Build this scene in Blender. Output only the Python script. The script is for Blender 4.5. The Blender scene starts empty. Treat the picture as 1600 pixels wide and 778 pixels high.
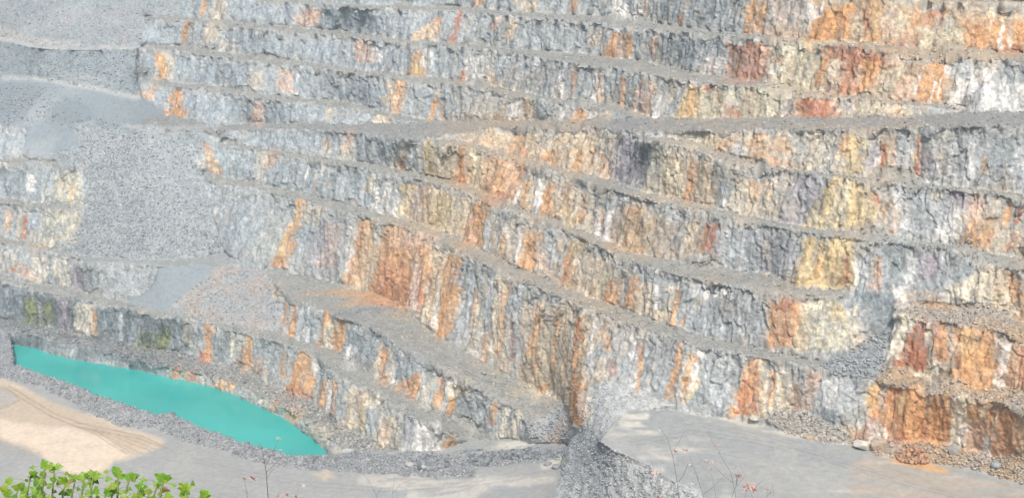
import bpy, math, random
import numpy as np
from mathutils import Vector

random.seed(7); RNG=np.random.default_rng(11)
S=bpy.context.scene; COL=S.collection

# ================================================================== camera, sky, sun, exposure
F=2000.0; CU,CV=800.0,389.0; PITCH=math.radians(14.5); CAM_Z=135.0
cam=bpy.data.cameras.new('camera'); camo=bpy.data.objects.new('camera',cam); COL.objects.link(camo)
camo.location=(0,0,CAM_Z); camo.rotation_euler=(math.radians(90)-PITCH,0,0)
cam.sensor_width=36; cam.lens=36*F/1600; cam.clip_start=.1; cam.clip_end=6000
S.camera=camo
SUN_EL,SUN_AZ=52.0,178.0          # azimuth clockwise from straight ahead (+Y): behind the camera, to the right
world=bpy.data.worlds.new('World'); S.world=world; world.use_nodes=True
wn=world.node_tree; wn.nodes.clear()
sky=wn.nodes.new('ShaderNodeTexSky'); sky.sky_type='NISHITA'; sky.sun_disc=False
sky.sun_elevation=math.radians(SUN_EL); sky.sun_rotation=math.radians(SUN_AZ); sky.dust_density=6.0; sky.air_density=1.0
bg=wn.nodes.new('ShaderNodeBackground'); bg.inputs['Strength'].default_value=.11
wo=wn.nodes.new('ShaderNodeOutputWorld')
wn.links.new(sky.outputs[0],bg.inputs[0]); wn.links.new(bg.outputs[0],wo.inputs['Surface'])
sun=bpy.data.lights.new('sun','SUN'); suno=bpy.data.objects.new('sun',sun); COL.objects.link(suno)
sun.energy=2.6; sun.angle=math.radians(4); sun.color=(1,.965,.90)
e,a=math.radians(SUN_EL),math.radians(SUN_AZ)
suno.rotation_euler=(-Vector((math.sin(a)*math.cos(e),math.cos(a)*math.cos(e),math.sin(e)))).to_track_quat('-Z','Y').to_euler()
suno.location=(0,0,300)
vs=S.view_settings; vs.view_transform='Standard'; vs.look='None'; vs.exposure=0.16; vs.gamma=1; vs.use_curve_mapping=False
HAZE=.00024
S.cycles.use_denoising=True; S.cycles.max_bounces=5; S.cycles.diffuse_bounces=3; S.cycles.volume_bounces=1

cp,sp=math.cos(PITCH),math.sin(PITCH)
def ray(u,v):
    a=(np.asarray(u,float)-CU)/F; b=(np.asarray(v,float)-CV)/F
    return np.stack([a+0*b, cp-b*sp+0*a, -sp-b*cp+0*a],-1)

# ------------------------------------------------------------------ traced lines of the pit (toe line above, crest line below)
FLOORS={
'A0':([(1440,-4),(1500,0),(1600,2)],[(1440,-1),(1500,4),(1600,7)]),
'A':([(400,-4),(480,1),(560,6),(720,10),(800,18),(900,24),(1000,33),(1100,47),(1180,55),(1260,61),(1340,66),(1420,73),(1500,79),(1560,82),(1600,84)],
     [(400,1),(480,6),(560,12),(720,17),(800,25),(880,31),(940,37),(1000,42),(1100,54),(1200,63),(1280,68),(1340,73),(1420,79),(1500,86),(1560,91),(1600,96)]),
'B':([(228,24),(285,26),(340,31),(400,38),(450,42),(520,47),(580,54),(640,62),(700,66),(760,70),(800,76),(860,80),(940,88),(1000,94),(1050,104),(1080,112),(1110,117),(1150,124),(1200,132),(1260,139),(1300,145),(1345,150),(1400,157),(1450,162),(1510,166)],
     [(228,31),(285,33),(340,38),(400,45),(450,49),(520,54),(580,62),(640,68),(700,72),(760,77),(800,83),(850,91),(900,100),(960,106),(1010,115),(1060,124),(1100,129),(1140,133),(1200,140),(1260,146),(1300,151),(1345,156),(1400,163),(1450,168),(1510,172)]),
'C':([(224,70),(275,71),(340,80),(400,88),(480,97),(520,102),(560,107),(600,113),(640,118),(700,123),(740,129),(760,132),(800,141),(860,152),(900,157),(940,163),(975,169),(1000,177),(1020,183)],
     [(218,76),(265,77),(320,85),(400,96),(480,104),(520,109),(560,114),(600,120),(640,125),(700,131),(740,137),(760,140),(800,149),(860,160),(900,165),(940,171),(965,176),(985,183)]),
'E':([(240,122),(265,127),(340,134),(400,146),(440,150),(520,156),(560,162),(600,174),(620,178),(650,184),(700,190)],
     [(215,126),(260,132),(330,141),(400,152),(440,157),(520,164),(560,171),(600,181),(620,186),(640,189),(670,193)]),
'G':([(1005,211),(1050,216),(1100,228),(1150,246),(1200,258),(1300,272),(1350,277),(1400,279),(1440,284),(1500,292),(1560,297),(1600,302)],
     [(1005,217),(1050,225),(1100,238),(1150,254),(1200,263),(1300,278),(1350,283),(1400,287),(1440,291),(1500,298),(1560,304),(1600,309)]),
'F':([(676,217),(740,224),(800,239),(830,250),(880,262),(930,275),(958,281),(985,294),(1010,301),(1060,310),(1120,322),(1150,332),(1200,343),(1265,354),(1300,359),(1370,367),(1440,376),(1480,381),(1530,393),(1600,402),(1700,424)],
     [(676,222),(700,228),(740,232),(800,248),(820,255),(880,272),(940,291),(1000,309),(1060,322),(1120,335),(1160,343),(1200,352),(1265,363),(1300,369),(1370,375),(1440,384),(1480,390),(1530,402),(1600,423),(1700,450)]),
'H':([(345,220),(400,229),(450,237),(500,245),(560,252),(620,262),(660,272),(690,278),(720,286),(745,293),(760,301),(790,317),(830,330),(860,340),(880,348),(900,356),(920,362),(950,372),(985,394),(1040,405),(1100,414),(1150,420),(1200,428),(1240,443),(1262,452),(1300,452),(1326,450)],
     [(345,226),(400,235),(450,243),(500,252),(560,261),(620,271),(660,281),(690,289),(720,297),(745,306),(770,317),(800,328),(850,345),(900,366),(950,392),(985,407),(1020,418),(1060,430),(1100,437),(1150,448),(1200,459),(1230,463),(1260,461),(1300,464),(1326,459)]),
'I':([(318,273),(360,278),(400,286),(440,294),(480,304),(530,316),(575,326),(600,334),(640,343),(670,350),(690,357),(700,364),(720,374),(740,384),(757,393),(775,403),(800,416),(830,425),(850,432),(880,448),(905,456),(940,468),(970,480),(1000,491),(1040,507),(1070,516),(1110,527),(1150,536),(1200,547),(1240,556),(1280,567)],
     [(318,281),(360,287),(400,294),(440,304),(480,314),(530,327),(575,339),(600,346),(640,356),(670,366),(700,381),(720,393),(735,402),(760,413),(800,433),(830,444),(850,453),(880,466),(910,478),(950,493),(1000,512),(1040,525),(1070,534),(1110,543),(1150,551),(1200,560),(1240,568),(1280,576)]),
'K':([(412,421),(440,425),(500,435),(540,447),(580,455),(605,465),(625,478),(640,490),(665,510),(680,521),(695,530),(720,545),(750,560),(772,575),(800,590),(830,603),(860,618),(880,631)],
     [(426,434),(440,456),(460,469),(490,478),(510,488),(530,498),(545,500),(570,508),(598,522),(615,536),(650,556),(680,570),(720,592),(740,603),(770,618),(795,632),(812,646),(822,662)]),
'M':([(405,514),(440,520),(465,530),(490,538),(515,541),(540,555),(570,575),(600,590),(612,600),(630,606),(650,624),(680,640),(710,655),(740,670),(768,688)],
     [(320,501),(360,516),(400,524),(430,533),(470,546),(492,553),(502,564),(520,578),(540,591),(560,601),(585,609),(596,622),(630,640),(652,655),(672,661),(700,676),(725,690)]),
'N':([(0,497),(30,504),(60,508),(100,515),(140,525),(180,533),(210,541),(250,546),(280,548),(310,558),(330,567),(370,575),(400,583),(420,598),(450,613),(480,625),(505,640),(530,663),(560,680),(590,697),(620,702)],
     [(0,512),(20,516),(60,525),(100,534),(150,546),(200,556),(250,571),(300,580),(340,590),(380,605),(410,621),(450,641),(490,666),(525,692),(560,703)]),
'O':([(0,432),(30,440),(60,441),(100,447),(130,455),(170,466),(200,472),(262,488),(312,494)],
     [(0,440),(40,447),(60,455),(110,462),(150,472),(200,482),(260,493),(312,500)]),
'P':([(0,369),(30,376),(85,388),(118,398)],[(0,378),(30,385),(90,395),(130,405)]),
'S':([(0,308),(50,315),(95,321),(126,320)],[(0,315),(50,322),(95,328),(126,326)]),
'T':([(0,249),(40,249),(80,251),(105,255)],[(0,254),(40,256),(80,258),(115,263)]),
'X':([(1400,478),(1440,473),(1490,478),(1530,485),(1570,492),(1600,505),(1700,540)],[(1405,488),(1440,495),(1500,505),(1560,516),(1600,527),(1700,560)]),
'Y':([(1378,581),(1420,587),(1460,597),(1510,606),(1545,606),(1570,601),(1600,612),(1700,630)],[(1365,592),(1400,602),(1450,612),(1500,620),(1545,626),(1600,637),(1700,660)]),
}
XL,XR,YT,YB=-160.0,1760.0,-60.0,860.0
def ext(pl):
    pl=list(pl)
    if pl[0][0]<=2:
        s=(pl[2][1]-pl[0][1])/(pl[2][0]-pl[0][0]) if len(pl)>2 else .1
        pl=[(XL-20,pl[0][1]+s*(XL-20-pl[0][0]))]+pl
    if pl[-1][0]>=1590:
        s=(pl[-1][1]-pl[-3][1])/(pl[-1][0]-pl[-3][0])
        pl=pl+[(XR+20,pl[-1][1]+s*(XR+20-pl[-1][0]))]
    return pl
FLOORS={k:(ext(a),ext(b)) for k,(a,b) in FLOORS.items()}
ROAD_T=[(262,179),(300,187),(335,194),(400,194),(500,193),(600,192),(700,190),(800,188),(900,186),(1000,184),(1100,183),(1200,184),(1300,184),(1400,182),(1500,174),(1600,173),(1780,172)]
ROAD_C=[(200,200),(262,202),(320,206),(380,204),(440,202),(500,204),(560,209),(620,214),(680,216),(720,208),(760,201),(800,199),(860,198),(920,199),(980,204),(1030,206),(1100,206),(1200,204),(1300,203),(1400,201),(1500,197),(1600,197),(1780,196)]

# other regions: name, slope vector (rise to the right, rise away), weight, polygon
REG=[
('dump_top',(0.05,.62),2,[(-200,-80),(284,-80),(282,25),(228,26),(222,72),(200,73),(130,76),(60,72),(0,60),(-200,40)]),
('dump_mid',(0.0,.58),2,[(-200,42),(0,62),(60,75),(130,78),(216,74),(212,110),(222,152),(100,131),(50,124),(0,121),(-200,116)]),
('flat_ul',(0,0),8,[(-200,36),(0,57),(60,70),(130,74),(216,71),(216,76),(130,79),(60,76),(0,64),(-200,46)]),
('fan',(-0.05,.26),3,[(-200,116),(0,121),(50,124),(100,131),(222,152),(268,180),(335,197),(262,202),(200,200),(112,197),(105,232),(80,251),(40,249),(42,202),(0,195),(-200,192)]),
('rock_l',(0.6,1.6),1,[(-200,192),(0,198),(42,202),(40,249),(0,250),(-200,243)]),
('scree',(0.04,.70),4,[(112,197),(200,199),(322,206),(330,225),(315,250),(312,280),(325,320),(340,360),(352,394),(300,403),(230,406),(170,402),(88,391),(112,368),(124,340),(134,305),(138,278),(130,260),(108,255),(80,252),(105,232)]),
('shelf',(0,.04),8,[(118,398),(170,402),(230,406),(300,403),(352,394),(378,412),(345,414),(250,418),(240,414),(170,411),(138,413),(124,404)]),
('ramp_l',(0.05,.42),3,[(246,418),(345,414),(300,450),(270,475),(262,490),(196,473),(225,458),(240,440)]),
('dump_low',(0.25,.55),2,[(345,414),(412,421),(426,434),(436,460),(436,500),(405,514),(400,524),(320,501),(262,492),(270,475),(300,450)]),
('talus_slate',(0.15,.72),2,[(1392,505),(1384,530),(1378,583),(1362,592),(1300,582),(1276,570),(1320,552),(1355,530)]),
('talus_r',(-0.05,.65),2,[(1195,657),(1228,630),(1250,640),(1300,660),(1325,678),(1345,694),(1280,690),(1230,676)]),
('talus_o',(-0.0,.6),2,[(1325,680),(1370,688),(1440,690),(1500,700),(1560,714),(1620,712),(1780,735),(1780,800),(1600,756),(1520,732),(1450,722),(1370,711),(1340,695)]),
('mound_top',(0.25,.5),2,[(902,612),(950,594),(1000,608),(1052,634),(985,641),(950,668),(918,668),(905,650)]),
('mound',(0.6,.42),2,[(958,660),(912,664),(892,690),(884,720),(872,770),(850,880),(1180,880),(1090,778),(1050,750),(1010,725),(962,706),(936,690)]),
('ramp_k',(-0.08,.22),2,[(822,662),(812,646),(800,632),(830,604),(880,631),(890,652),(900,668),(888,692),(830,692)]),
('platform',(0,0),14,[(958,660),(985,640),(1050,639),(1100,648),(1150,656),(1200,667),(1230,676),(1280,690),(1340,696),(1370,711),(1450,722),(1520,732),(1600,756),(1780,800),(1780,900),(1180,900),(1090,778),(1050,750),(1010,725),(962,706),(936,690)]),
('yard',(0,0),14,[(-200,605),(0,590),(70,605),(130,640),(190,665),(240,668),(290,690),(340,700),(385,716),(430,728),(520,735),(640,742),(700,746),(745,728),(800,724),(882,714),(872,770),(850,900),(-200,900)]),
('pad',(0,0.02),10,[(556,704),(620,703),(690,703),(725,690),(768,688),(800,683),(830,692),(888,692),(886,698),(800,703),(738,712),(690,712),(600,712)]),
('berm',(0.25,.55),3,[(-200,600),(-200,500),(0,511),(14,518),(20,545),(24,568),(60,580),(110,598),(160,620),(200,633),(245,648),(266,643),(300,660),(350,680),(400,695),(440,708),(480,712),(512,709),(556,704),(600,708),(640,704),(690,710),(735,703),(746,712),(800,703),(888,697),(882,715),(800,725),(746,729),(742,745),(690,746),(640,742),(520,735),(430,728),(385,716),(340,700),(290,690),(240,668),(215,669),(190,665),(130,640),(70,605),(30,597),(0,590)]),
('water',(0,0),30,[(18,536),(60,547),(110,560),(160,569),(210,576),(260,588),(300,597),(340,606),(370,617),(400,632),(430,646),(460,665),(490,685),(512,708),(480,712),(440,708),(400,695),(350,680),(300,660),(266,643),(245,648),(200,633),(160,620),(110,598),(60,580),(24,568),(20,545)]),
]
def inpoly(U,V,poly):
    r=np.zeros(U.shape,bool); n=len(poly); j=n-1
    for i in range(n):
        xi,yi=poly[i]; xj,yj=poly[j]
        if yi!=yj:
            c=((yi>V)!=(yj>V))&(U<(xj-xi)*(V-yi)/(yj-yi)+xi); r^=c
        j=i
    return r
NAMES=['face']+[r[0] for r in REG]+['road']+list(FLOORS)
ID={n:i for i,n in enumerate(NAMES)}
def between(U,V,t,c):
    tx,ty=zip(*t); cx,cy=zip(*c)
    yt=np.interp(U,tx,ty); yc=np.interp(U,cx,cy)
    return (V>=yt)&(V<yc)&(U>=min(tx[0],cx[0]))&(U<=max(tx[-1],cx[-1]))
def strip(U,V,t,c): return inpoly(U,V,list(t)+list(c)[::-1])
def labels(U,V):
    L=np.zeros(U.shape,np.int16)
    for n,_,_,p in REG:
        if n in('berm','water','yard','pad'): continue
        L[inpoly(U,V,p)]=ID[n]
    for n in('yard','pad','berm','water'):
        p=[r for r in REG if r[0]==n][0][3]; L[inpoly(U,V,p)]=ID[n]
    L[strip(U,V,ROAD_T,ROAD_C)]=ID['road']
    for n,(t,c) in FLOORS.items():
        m=strip(U,V,t,c)
        L[m]=ID[n]
    w=inpoly(U,V,[r for r in REG if r[0]=='water'][0][3]); L[w]=ID['water']
    return L
def aspect_points():
    pts=[]
    lines=[l for k,(t,c) in FLOORS.items() for l in (t,c)]
    for pl in lines:
        x=np.array([p[0] for p in pl],float); y=np.array([p[1] for p in pl],float)
        xs=np.arange(x[0],x[-1],16.0)
        if len(xs)<3: continue
        h=22.0
        a=np.clip(xs-h,x[0],x[-1]); b=np.clip(xs+h,x[0],x[-1])
        ya,yb=np.interp(a,x,y),np.interp(b,x,y)
        da=ray(a,ya); db=ray(b,yb)
        pa=da/-da[:,2:]; pb=db/-db[:,2:]
        d=pb-pa
        ang=np.arctan2(-d[:,1],d[:,0])   # positive: right side nearer
        pts.append(np.stack([xs,np.interp(xs,x,y),np.clip(ang,-.9,1.15)],1))
    return np.concatenate(pts)
EXTRA=np.array([(1392,480,-1.0),(1385,470,-.9),(1390,500,-.8),(1415,520,.9),(1425,540,.7),(130,290,-.7),(135,270,-.8),(120,340,-.6),(322,250,1.1),(330,330,1.0),(345,370,.9),(240,440,-.7),(120,440,.9),(900,640,.9)])

def bilin(A,u0,v0,st,U,V):
    fi=(V-v0)/st; fj=(U-u0)/st; i=np.clip(fi.astype(int),0,A.shape[0]-1); j=np.clip(fj.astype(int),0,A.shape[1]-1); fi=fi-i; fj=fj-j
    i1=np.minimum(i+1,A.shape[0]-1); j1=np.minimum(j+1,A.shape[1]-1)
    return (A[i,j]*(1-fj)+A[i,j1]*fj)*(1-fi)+(A[i1,j]*(1-fj)+A[i1,j1]*fj)*fi
def aspect_field():
    P=np.concatenate([aspect_points(),np.repeat(EXTRA,4,0)])
    uc=np.arange(XL,XR+16,16.0); vc=np.arange(YT,YB+16,16.0); Uc,Vc=np.meshgrid(uc,vc)
    num=np.zeros(Uc.shape); ns=np.zeros(Uc.shape)
    for x,y,a in P:
        ww=1/(((Uc-x)**2+(1.6*(Vc-y))**2)+120)**1.7
        num+=ww*math.cos(a); ns+=ww*math.sin(a)
    return np.arctan2(ns,num)
FLAT={n:n for n in list(FLOORS)+['yard','platform','pad','water','flat_ul','shelf']}
FLAT['F']='E'; FLAT['G']='C'
# every ledge may run slightly up or down along its length: knots of ln(height below the camera)
KN=np.arange(XL,XR+1,192.0)
CONST=('yard','platform','pad','water','flat_ul','shelf','D0','D9')
UNK=[n if n in CONST else '%s@%d'%(n,k) for n in sorted(set(FLAT.values()))+['D0','D9'] for k in (range(1) if n in CONST else range(len(KN)))]
UI={n:i for i,n in enumerate(UNK)}
RK=[(380,'D0'),(640,'E'),(692,'E'),(1000,'C'),(1508,'B'),(1900,'D9')]
def kc(n,u):
    if n in CONST: return [(UI[n],1.0)]
    f=min(max((u-XL)/192.0,0),len(KN)-1.001); i=int(f); return [(UI['%s@%d'%(n,i)],1-(f-i)),(UI['%s@%d'%(n,i+1)],f-i)]
def flat_coef(n,u):
    if n in('yard','pad'):
        t=min(max((u-380)/390,0),1)+max(min(u,880)-770,0)/170; return [(UI['yard'],1-t),(UI['pad'],t)]
    if n!='road': return kc(FLAT[n],u)
    if u<=RK[0][0]: return [(UI['D0'],1.0)]
    for (a,x),(b,y) in zip(RK,RK[1:]):
        if u<=b:
            t=(u-a)/(b-a); return [(i,w*(1-t)) for i,w in kc(x,a)]+[(i,w*t) for i,w in kc(y,b)]
def flat_s(n,us,s): return np.array([sum(s[i]*w for i,w in flat_coef(n,u)) for u in us])

SOFT=('fan','dump_top','dump_mid','scree','mound','mound_top','ramp_l','dump_low','ramp_k','ramp_m','talus_o','talus_r','talus_slate')
def solve_depth(step=2.0,face_deg=72):
    u=np.arange(XL,XR+.1,step); v=np.arange(YT,YB+.1,step)
    U,V=np.meshgrid(u,v); L=labels(U,V); h,w=U.shape
    A=bilin(aspect_field(),XL,YT,16.0,U,V)
    tf=math.tan(math.radians(face_deg)); GX=tf*np.sin(A); GY=tf*np.cos(A); W=np.ones(U.shape)
    for n,g,wt,_ in REG:
        m=L==ID[n]; GX[m]=g[0]; GY[m]=g[1]
        if n in SOFT: W[m]=3
    mend=(L==ID['K'])&(U>725); GX[mend]=-.10; GY[mend]=.05; W[mend]=3
    yend=(L==ID['yard'])&(U>600)&(V>742); GX[yend]=.22; GY[yend]=.12; W[yend]=2; mend=mend|yend
    mm_=(L==ID['M'])&(U>690); GX[mm_]=-.04; GY[mm_]=0; W[mm_]=3; mend=mend|mm_
    d=ray(U,V); nd=-GX*d[...,0]-GY*d[...,1]+d[...,2]
    gu=GX/F/nd*step; gv=-((GY*sp-cp)/F)/nd*step
    flat=np.zeros(len(NAMES),bool)
    for n in list(FLAT)+['road']: flat[ID[n]]=True
    soft=np.array([n in SOFT for n in NAMES])
    rows=[];rhs=[];wts=[]
    for c in range(0,w,3):
        last=None; acc=0; sft=0; bad=False; col=L[:,c]; rl=0
        for r in range(h-1,-1,-1):
            n=col[r]
            if flat[n] and not mend[r,c]:
                nm=NAMES[n]
                if last is not None and last!=nm and not bad and acc!=0:
                    row=np.zeros(len(UNK))
                    for k,x in flat_coef(nm,u[c]): row[k]+=x
                    for k,x in flat_coef(last,u[c]): row[k]-=x
                    rows.append(row); rhs.append(-acc+math.log(-d[r,c,2])-math.log(-d[rl,c,2])); wts.append(.15 if sft else 1.0)
                last=nm; rl=r; acc=0; sft=0; bad=False
                if r>0: acc+=.5*gv[r-1,c]
            else:
                acc+=gv[r,c]; sft+=soft[n] or mend[r,c]
                if NAMES[n]=='berm': bad=True
    for a,b_,dv,wt in (('D9','B',-.02,5),('yard','water',-.012,30),('pad','M',.004,40)):
        row=np.zeros(len(UNK)); 
        for k,q in kc(a,1508): row[k]+=q
        for k,q in kc(b_,1508): row[k]-=q
        rows.append(row); rhs.append(dv); wts.append(wt)
    for n in UNK:
        if '@' in n and not n.endswith('@%d'%(len(KN)-1)):
            m,k=n.split('@'); row=np.zeros(len(UNK)); row[UI[n]]=1; row[UI['%s@%d'%(m,int(k)+1)]]=-1; rows.append(row); rhs.append(0); wts.append(LEVEL)
    R=np.array(rows); b=np.array(rhs); W0=np.array(wts); Wt=W0.copy()
    fix=np.zeros((1,len(UNK))); fix[0,UI['water']]=1
    for it in range(8):
        s=np.linalg.lstsq(np.concatenate([R*Wt[:,None],fix*1e4]),np.concatenate([b*Wt,[math.log(CAM_Z)*1e4]]),rcond=None)[0]
        Wt=np.where(W0==LEVEL,W0,W0/np.sqrt(1+((R@s-b)/.03)**2))
    # known depth on every level floor
    x=np.zeros(U.shape); known=np.zeros(U.shape,bool)
    for n in list(FLAT)+['road']:
        m=(L==ID[n])&~mend
        if m.any(): x[m]=(np.broadcast_to(flat_s(n,u,s),U.shape)-np.log(-d[...,2]))[m]; known|=m
    # first guess per column, then relax faces and slopes between the floors
    for c in range(w):
        ks=np.flatnonzero(known[:,c]); cg=np.concatenate([[0],np.cumsum(gv[:-1,c])])
        off=x[ks,c]-cg[ks]
        x[:,c]=np.where(known[:,c],x[:,c],cg+np.interp(np.arange(h),ks,off))
    wu=np.minimum(W[:,1:],W[:,:-1]); wv=np.minimum(W[1:],W[:-1])
    fu=~known
    tu=np.where(fu[:,1:]&fu[:,:-1],.5*(gu[:,1:]+gu[:,:-1]),np.where(fu[:,1:],gu[:,1:],gu[:,:-1]))
    tv=np.where(fu[1:]&fu[:-1],.5*(gv[1:]+gv[:-1]),np.where(fu[1:],gv[1:],gv[:-1]))
    wid=ID['water']; bid=ID['berm']
    wv[((L[1:]==bid)&(L[:-1]==wid))]=0
    wu[((L[:,1:]==bid)&(L[:,:-1]==wid))|((L[:,1:]==wid)&(L[:,:-1]==bid))]=0
    wu=wu*.5                                     # trust the profile down a face more than its aspect
    wu[(L[:,1:]==0)|(L[:,:-1]==0)]*=.6
    fr=fu.astype(float)
    # berm columns start from the yard below them
    for c in range(w):
        bm=np.flatnonzero(L[:,c]==bid)
        for r in bm[::-1]:
            if r+1<h: x[r,c]=x[r+1,c]-gv[r,c]
    def At(q):
        r=np.zeros_like(q); du=wu*(q[:,1:]-q[:,:-1]); dv=wv*(q[1:]-q[:-1])
        r[:,1:]+=du; r[:,:-1]-=du; r[1:]+=dv; r[:-1]-=dv; return r
    b=np.zeros(U.shape); du=wu*tu; dv=wv*tv
    b[:,1:]+=du; b[:,:-1]-=du; b[1:]+=dv; b[:-1]-=dv
    dg=np.full(U.shape,1e-6); dg[:,1:]+=wu; dg[:,:-1]+=wu; dg[1:]+=wv; dg[:-1]+=wv
    r=(b-At(x))*fr; z=r/dg; p=z.copy(); rz=(r*z).sum()
    for k in range(220):
        Ap=At(p)*fr; al=rz/(p*Ap).sum(); x+=al*p; r-=al*Ap; z=r/dg; n=(r*z).sum(); p=z+n/rz*p; rz=n
    return x,{n:CAM_Z-math.exp(s[i]) for n,i in UI.items()}
LEVEL=1.5

# ------------------------------------------------------------------ noise on arrays of points
_tab=RNG.random(1<<16).astype(np.float32)
def vnoise(x,y,z,seed=0):
    xi=np.floor(x).astype(np.int64); yi=np.floor(y).astype(np.int64); zi=np.floor(z).astype(np.int64)
    fx=(x-xi).astype(np.float32); fy=(y-yi).astype(np.float32); fz=(z-zi).astype(np.float32)
    fx=fx*fx*(3-2*fx); fy=fy*fy*(3-2*fy); fz=fz*fz*(3-2*fz)
    X0=xi*73856093+seed*1013904; Y0=yi*19349663; Z0=zi*83492791
    X1=X0+73856093; Y1=Y0+19349663; Z1=Z0+83492791
    def t(a,b,c):
        q=a^b^c; q=q^(q>>15); return _tab[(q*2654435761>>7)&65535]
    a=t(X0,Y0,Z0)*(1-fx)+t(X1,Y0,Z0)*fx; b=t(X0,Y1,Z0)*(1-fx)+t(X1,Y1,Z0)*fx
    c=t(X0,Y0,Z1)*(1-fx)+t(X1,Y0,Z1)*fx; e=t(X0,Y1,Z1)*(1-fx)+t(X1,Y1,Z1)*fx
    a=a*(1-fy)+b*fy; c=c*(1-fy)+e*fy
    return a*(1-fz)+c*fz
def fbm(P,s,oct=4,gain=.5,seed=0,sz=1.0):
    r=0; am=1; tot=0
    for k in range(oct):
        r=r+am*vnoise(P[...,0]*s+17.3*k,P[...,1]*s-9.1*k,P[...,2]*s*sz+3.7*k,seed+k); tot+=am; am*=gain; s*=2.03
    return r/tot*2-1
def smooth(a,b,x):
    t=np.clip((x-a)/(b-a),0,1); return t*t*(3-2*t)

def fractured(P,mask,size,sz,seed):
    # angular blocks: every cell of a jittered lattice is a plane with its own offset and tilt
    X=P[mask]/np.array([size,size,size*sz]); base=np.floor(X).astype(np.int64); best=np.full(len(X),1e9); off=np.zeros(len(X)); rv=np.zeros(len(X))
    def hsh(c,k):
        q=(c[:,0]*73856093)^(c[:,1]*19349663)^(c[:,2]*83492791)^(seed*7919+k*104729); q=q^(q>>15); return _tab[(q*2654435761>>7)&65535]
    for dx in(-1,0,1):
        for dy in(-1,0,1):
            for dz in(-1,0,1):
                c=base+np.array([dx,dy,dz]); j=np.stack([hsh(c,1),hsh(c,2),hsh(c,3)],1); d=X-c-j; r=(d*d).sum(1); m=r<best
                if not m.any(): continue
                best[m]=r[m]; cm=c[m]; dm=d[m]; a=hsh(cm,4)
                off[m]=(a-.5)+((hsh(cm,5)-.5)*dm[:,0]+(hsh(cm,6)-.5)*dm[:,1]+(hsh(cm,7)-.5)*dm[:,2])*1.3; rv[m]=hsh(cm,8)
    o=np.zeros(mask.shape); o[mask]=off; q=np.full(mask.shape,.5); q[mask]=rv; return o,q

# ================================================================== the ground of the pit as one grid of points
DX,ZF=solve_depth()
gu_=np.concatenate([np.arange(XL+2,-6,5.0),np.arange(-4,1604,1.4),np.arange(1607,XR-2,5.0)])
gv_=np.concatenate([np.arange(YT+2,-6,4.0),np.arange(-4,782,1.4),np.arange(785,YB-2,4.0)])
GU,GV=np.meshgrid(gu_,gv_)
T=np.exp(bilin(DX,XL,YT,2.0,GU,GV)); BASE=T[...,None]*ray(GU,GV); BASE[...,2]+=CAM_Z
wob=lambda s,k:(vnoise(GU/s,GV/s,GU*0+k)-.5)
LU=GU+3.5*wob(9,1)+2.5*wob(3.5,2); LV=GV+3.0*wob(9,3)+2.2*wob(3.5,4)
nr_=smooth(850,885,GU)*(1-smooth(1150,1250,GU))*smooth(655,690,GV); LU=LU+nr_*(30*wob(34,31)+16*wob(13,32)); LV=LV+nr_*(16*wob(30,33)+10*wob(11,34))
nl_=smooth(20,70,GU)*(1-smooth(330,370,GU))*smooth(170,190,GV)*(1-smooth(245,270,GV)); LU=LU+nl_*(34*wob(36,41)+18*wob(14,42)); LV=LV+nl_*(24*wob(34,43)+12*wob(12,44))
LAB=labels(LU,LV)
isflat=np.zeros(len(NAMES),bool)
for n in list(FLAT)+['road']: isflat[ID[n]]=True
FACE=(LAB==0)|(LAB==ID['rock_l'])
H_,W_=GU.shape
du=np.gradient(BASE,axis=1); dv=np.gradient(BASE,axis=0)
NRM=np.cross(dv,du); NRM/=np.linalg.norm(NRM,axis=-1,keepdims=True)+1e-9
flip=(NRM*(BASE-np.array([0,0,CAM_Z]))).sum(-1)>0; NRM[flip]*=-1
def blur(a,n=3):
    for _ in range(n):
        for ax in (0,1):
            a=(np.roll(a,1,ax)+2*a+np.roll(a,-1,ax))/4
    return a
NRM=blur(NRM,4); NRM/=np.linalg.norm(NRM,axis=-1,keepdims=True)+1e-9
facew=blur(FACE.astype(float),2)
# height of a point on its face: 1 at the crest, 0 at the toe
up=np.zeros(GU.shape); 
def rundist(mask):
    d=np.zeros(mask.shape); 
    for r in range(1,mask.shape[0]): d[r]=np.where(mask[r],d[r-1]+1,0)
    return d
dn=rundist(FACE); db=rundist(FACE[::-1])[::-1]; REL=np.where(FACE,db/(dn+db+1e-6),0)
P=BASE
flute=fbm(P,.42,3,.55,5,.10); blocks=fbm(P,.30,6,.62,9,.8); big=fbm(P,.09,3,.5,13,.5); crag=np.abs(fbm(P,.55,4,.6,17,.7)); fine=fbm(P,1.3,3,.6,23)
crest=smooth(.62,.95,REL)
fl2=fbm(P,1.15,2,.6,27,.07)
WP=P+np.stack([fbm(P,.5,2,.5,201),fbm(P,.5,2,.5,203),fbm(P,.5,2,.5,205)],-1)*.5
FM=facew>.02; FR1,RV1=fractured(WP,FM,2.3,2.8,1); FR2,RV2=fractured(WP,FM,1.1,2.6,2)
disp=facew*((.55*flute+.30*fl2)*(1-.6*crest)+.55*blocks*(.6+.9*crest)+1.8*big-.4*crag*(.4+crest)+.2*fine+(.70*FR1+.40*FR2)*(.7+.6*crest))
amp=np.full(len(NAMES),.22)
for n,a in (('water',0),('yard',.06),('platform',.07),('pad',.2),('scree',.55),('dump_top',.6),('dump_mid',.5),('fan',.18),('mound',.65),('mound_top',.6),('berm',.8),('talus_slate',.4),('talus_r',.5),('talus_o',.6),('dump_low',.5),('shelf',.15),('ramp_l',.15),('K',.25),('ramp_k',.55),('N',.75),('M',.35),('O',.4),('road',.5),('X',.8),('Y',.7)): amp[ID[n]]=a
AMP=blur(amp[LAB]*(~FACE),2)
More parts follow.
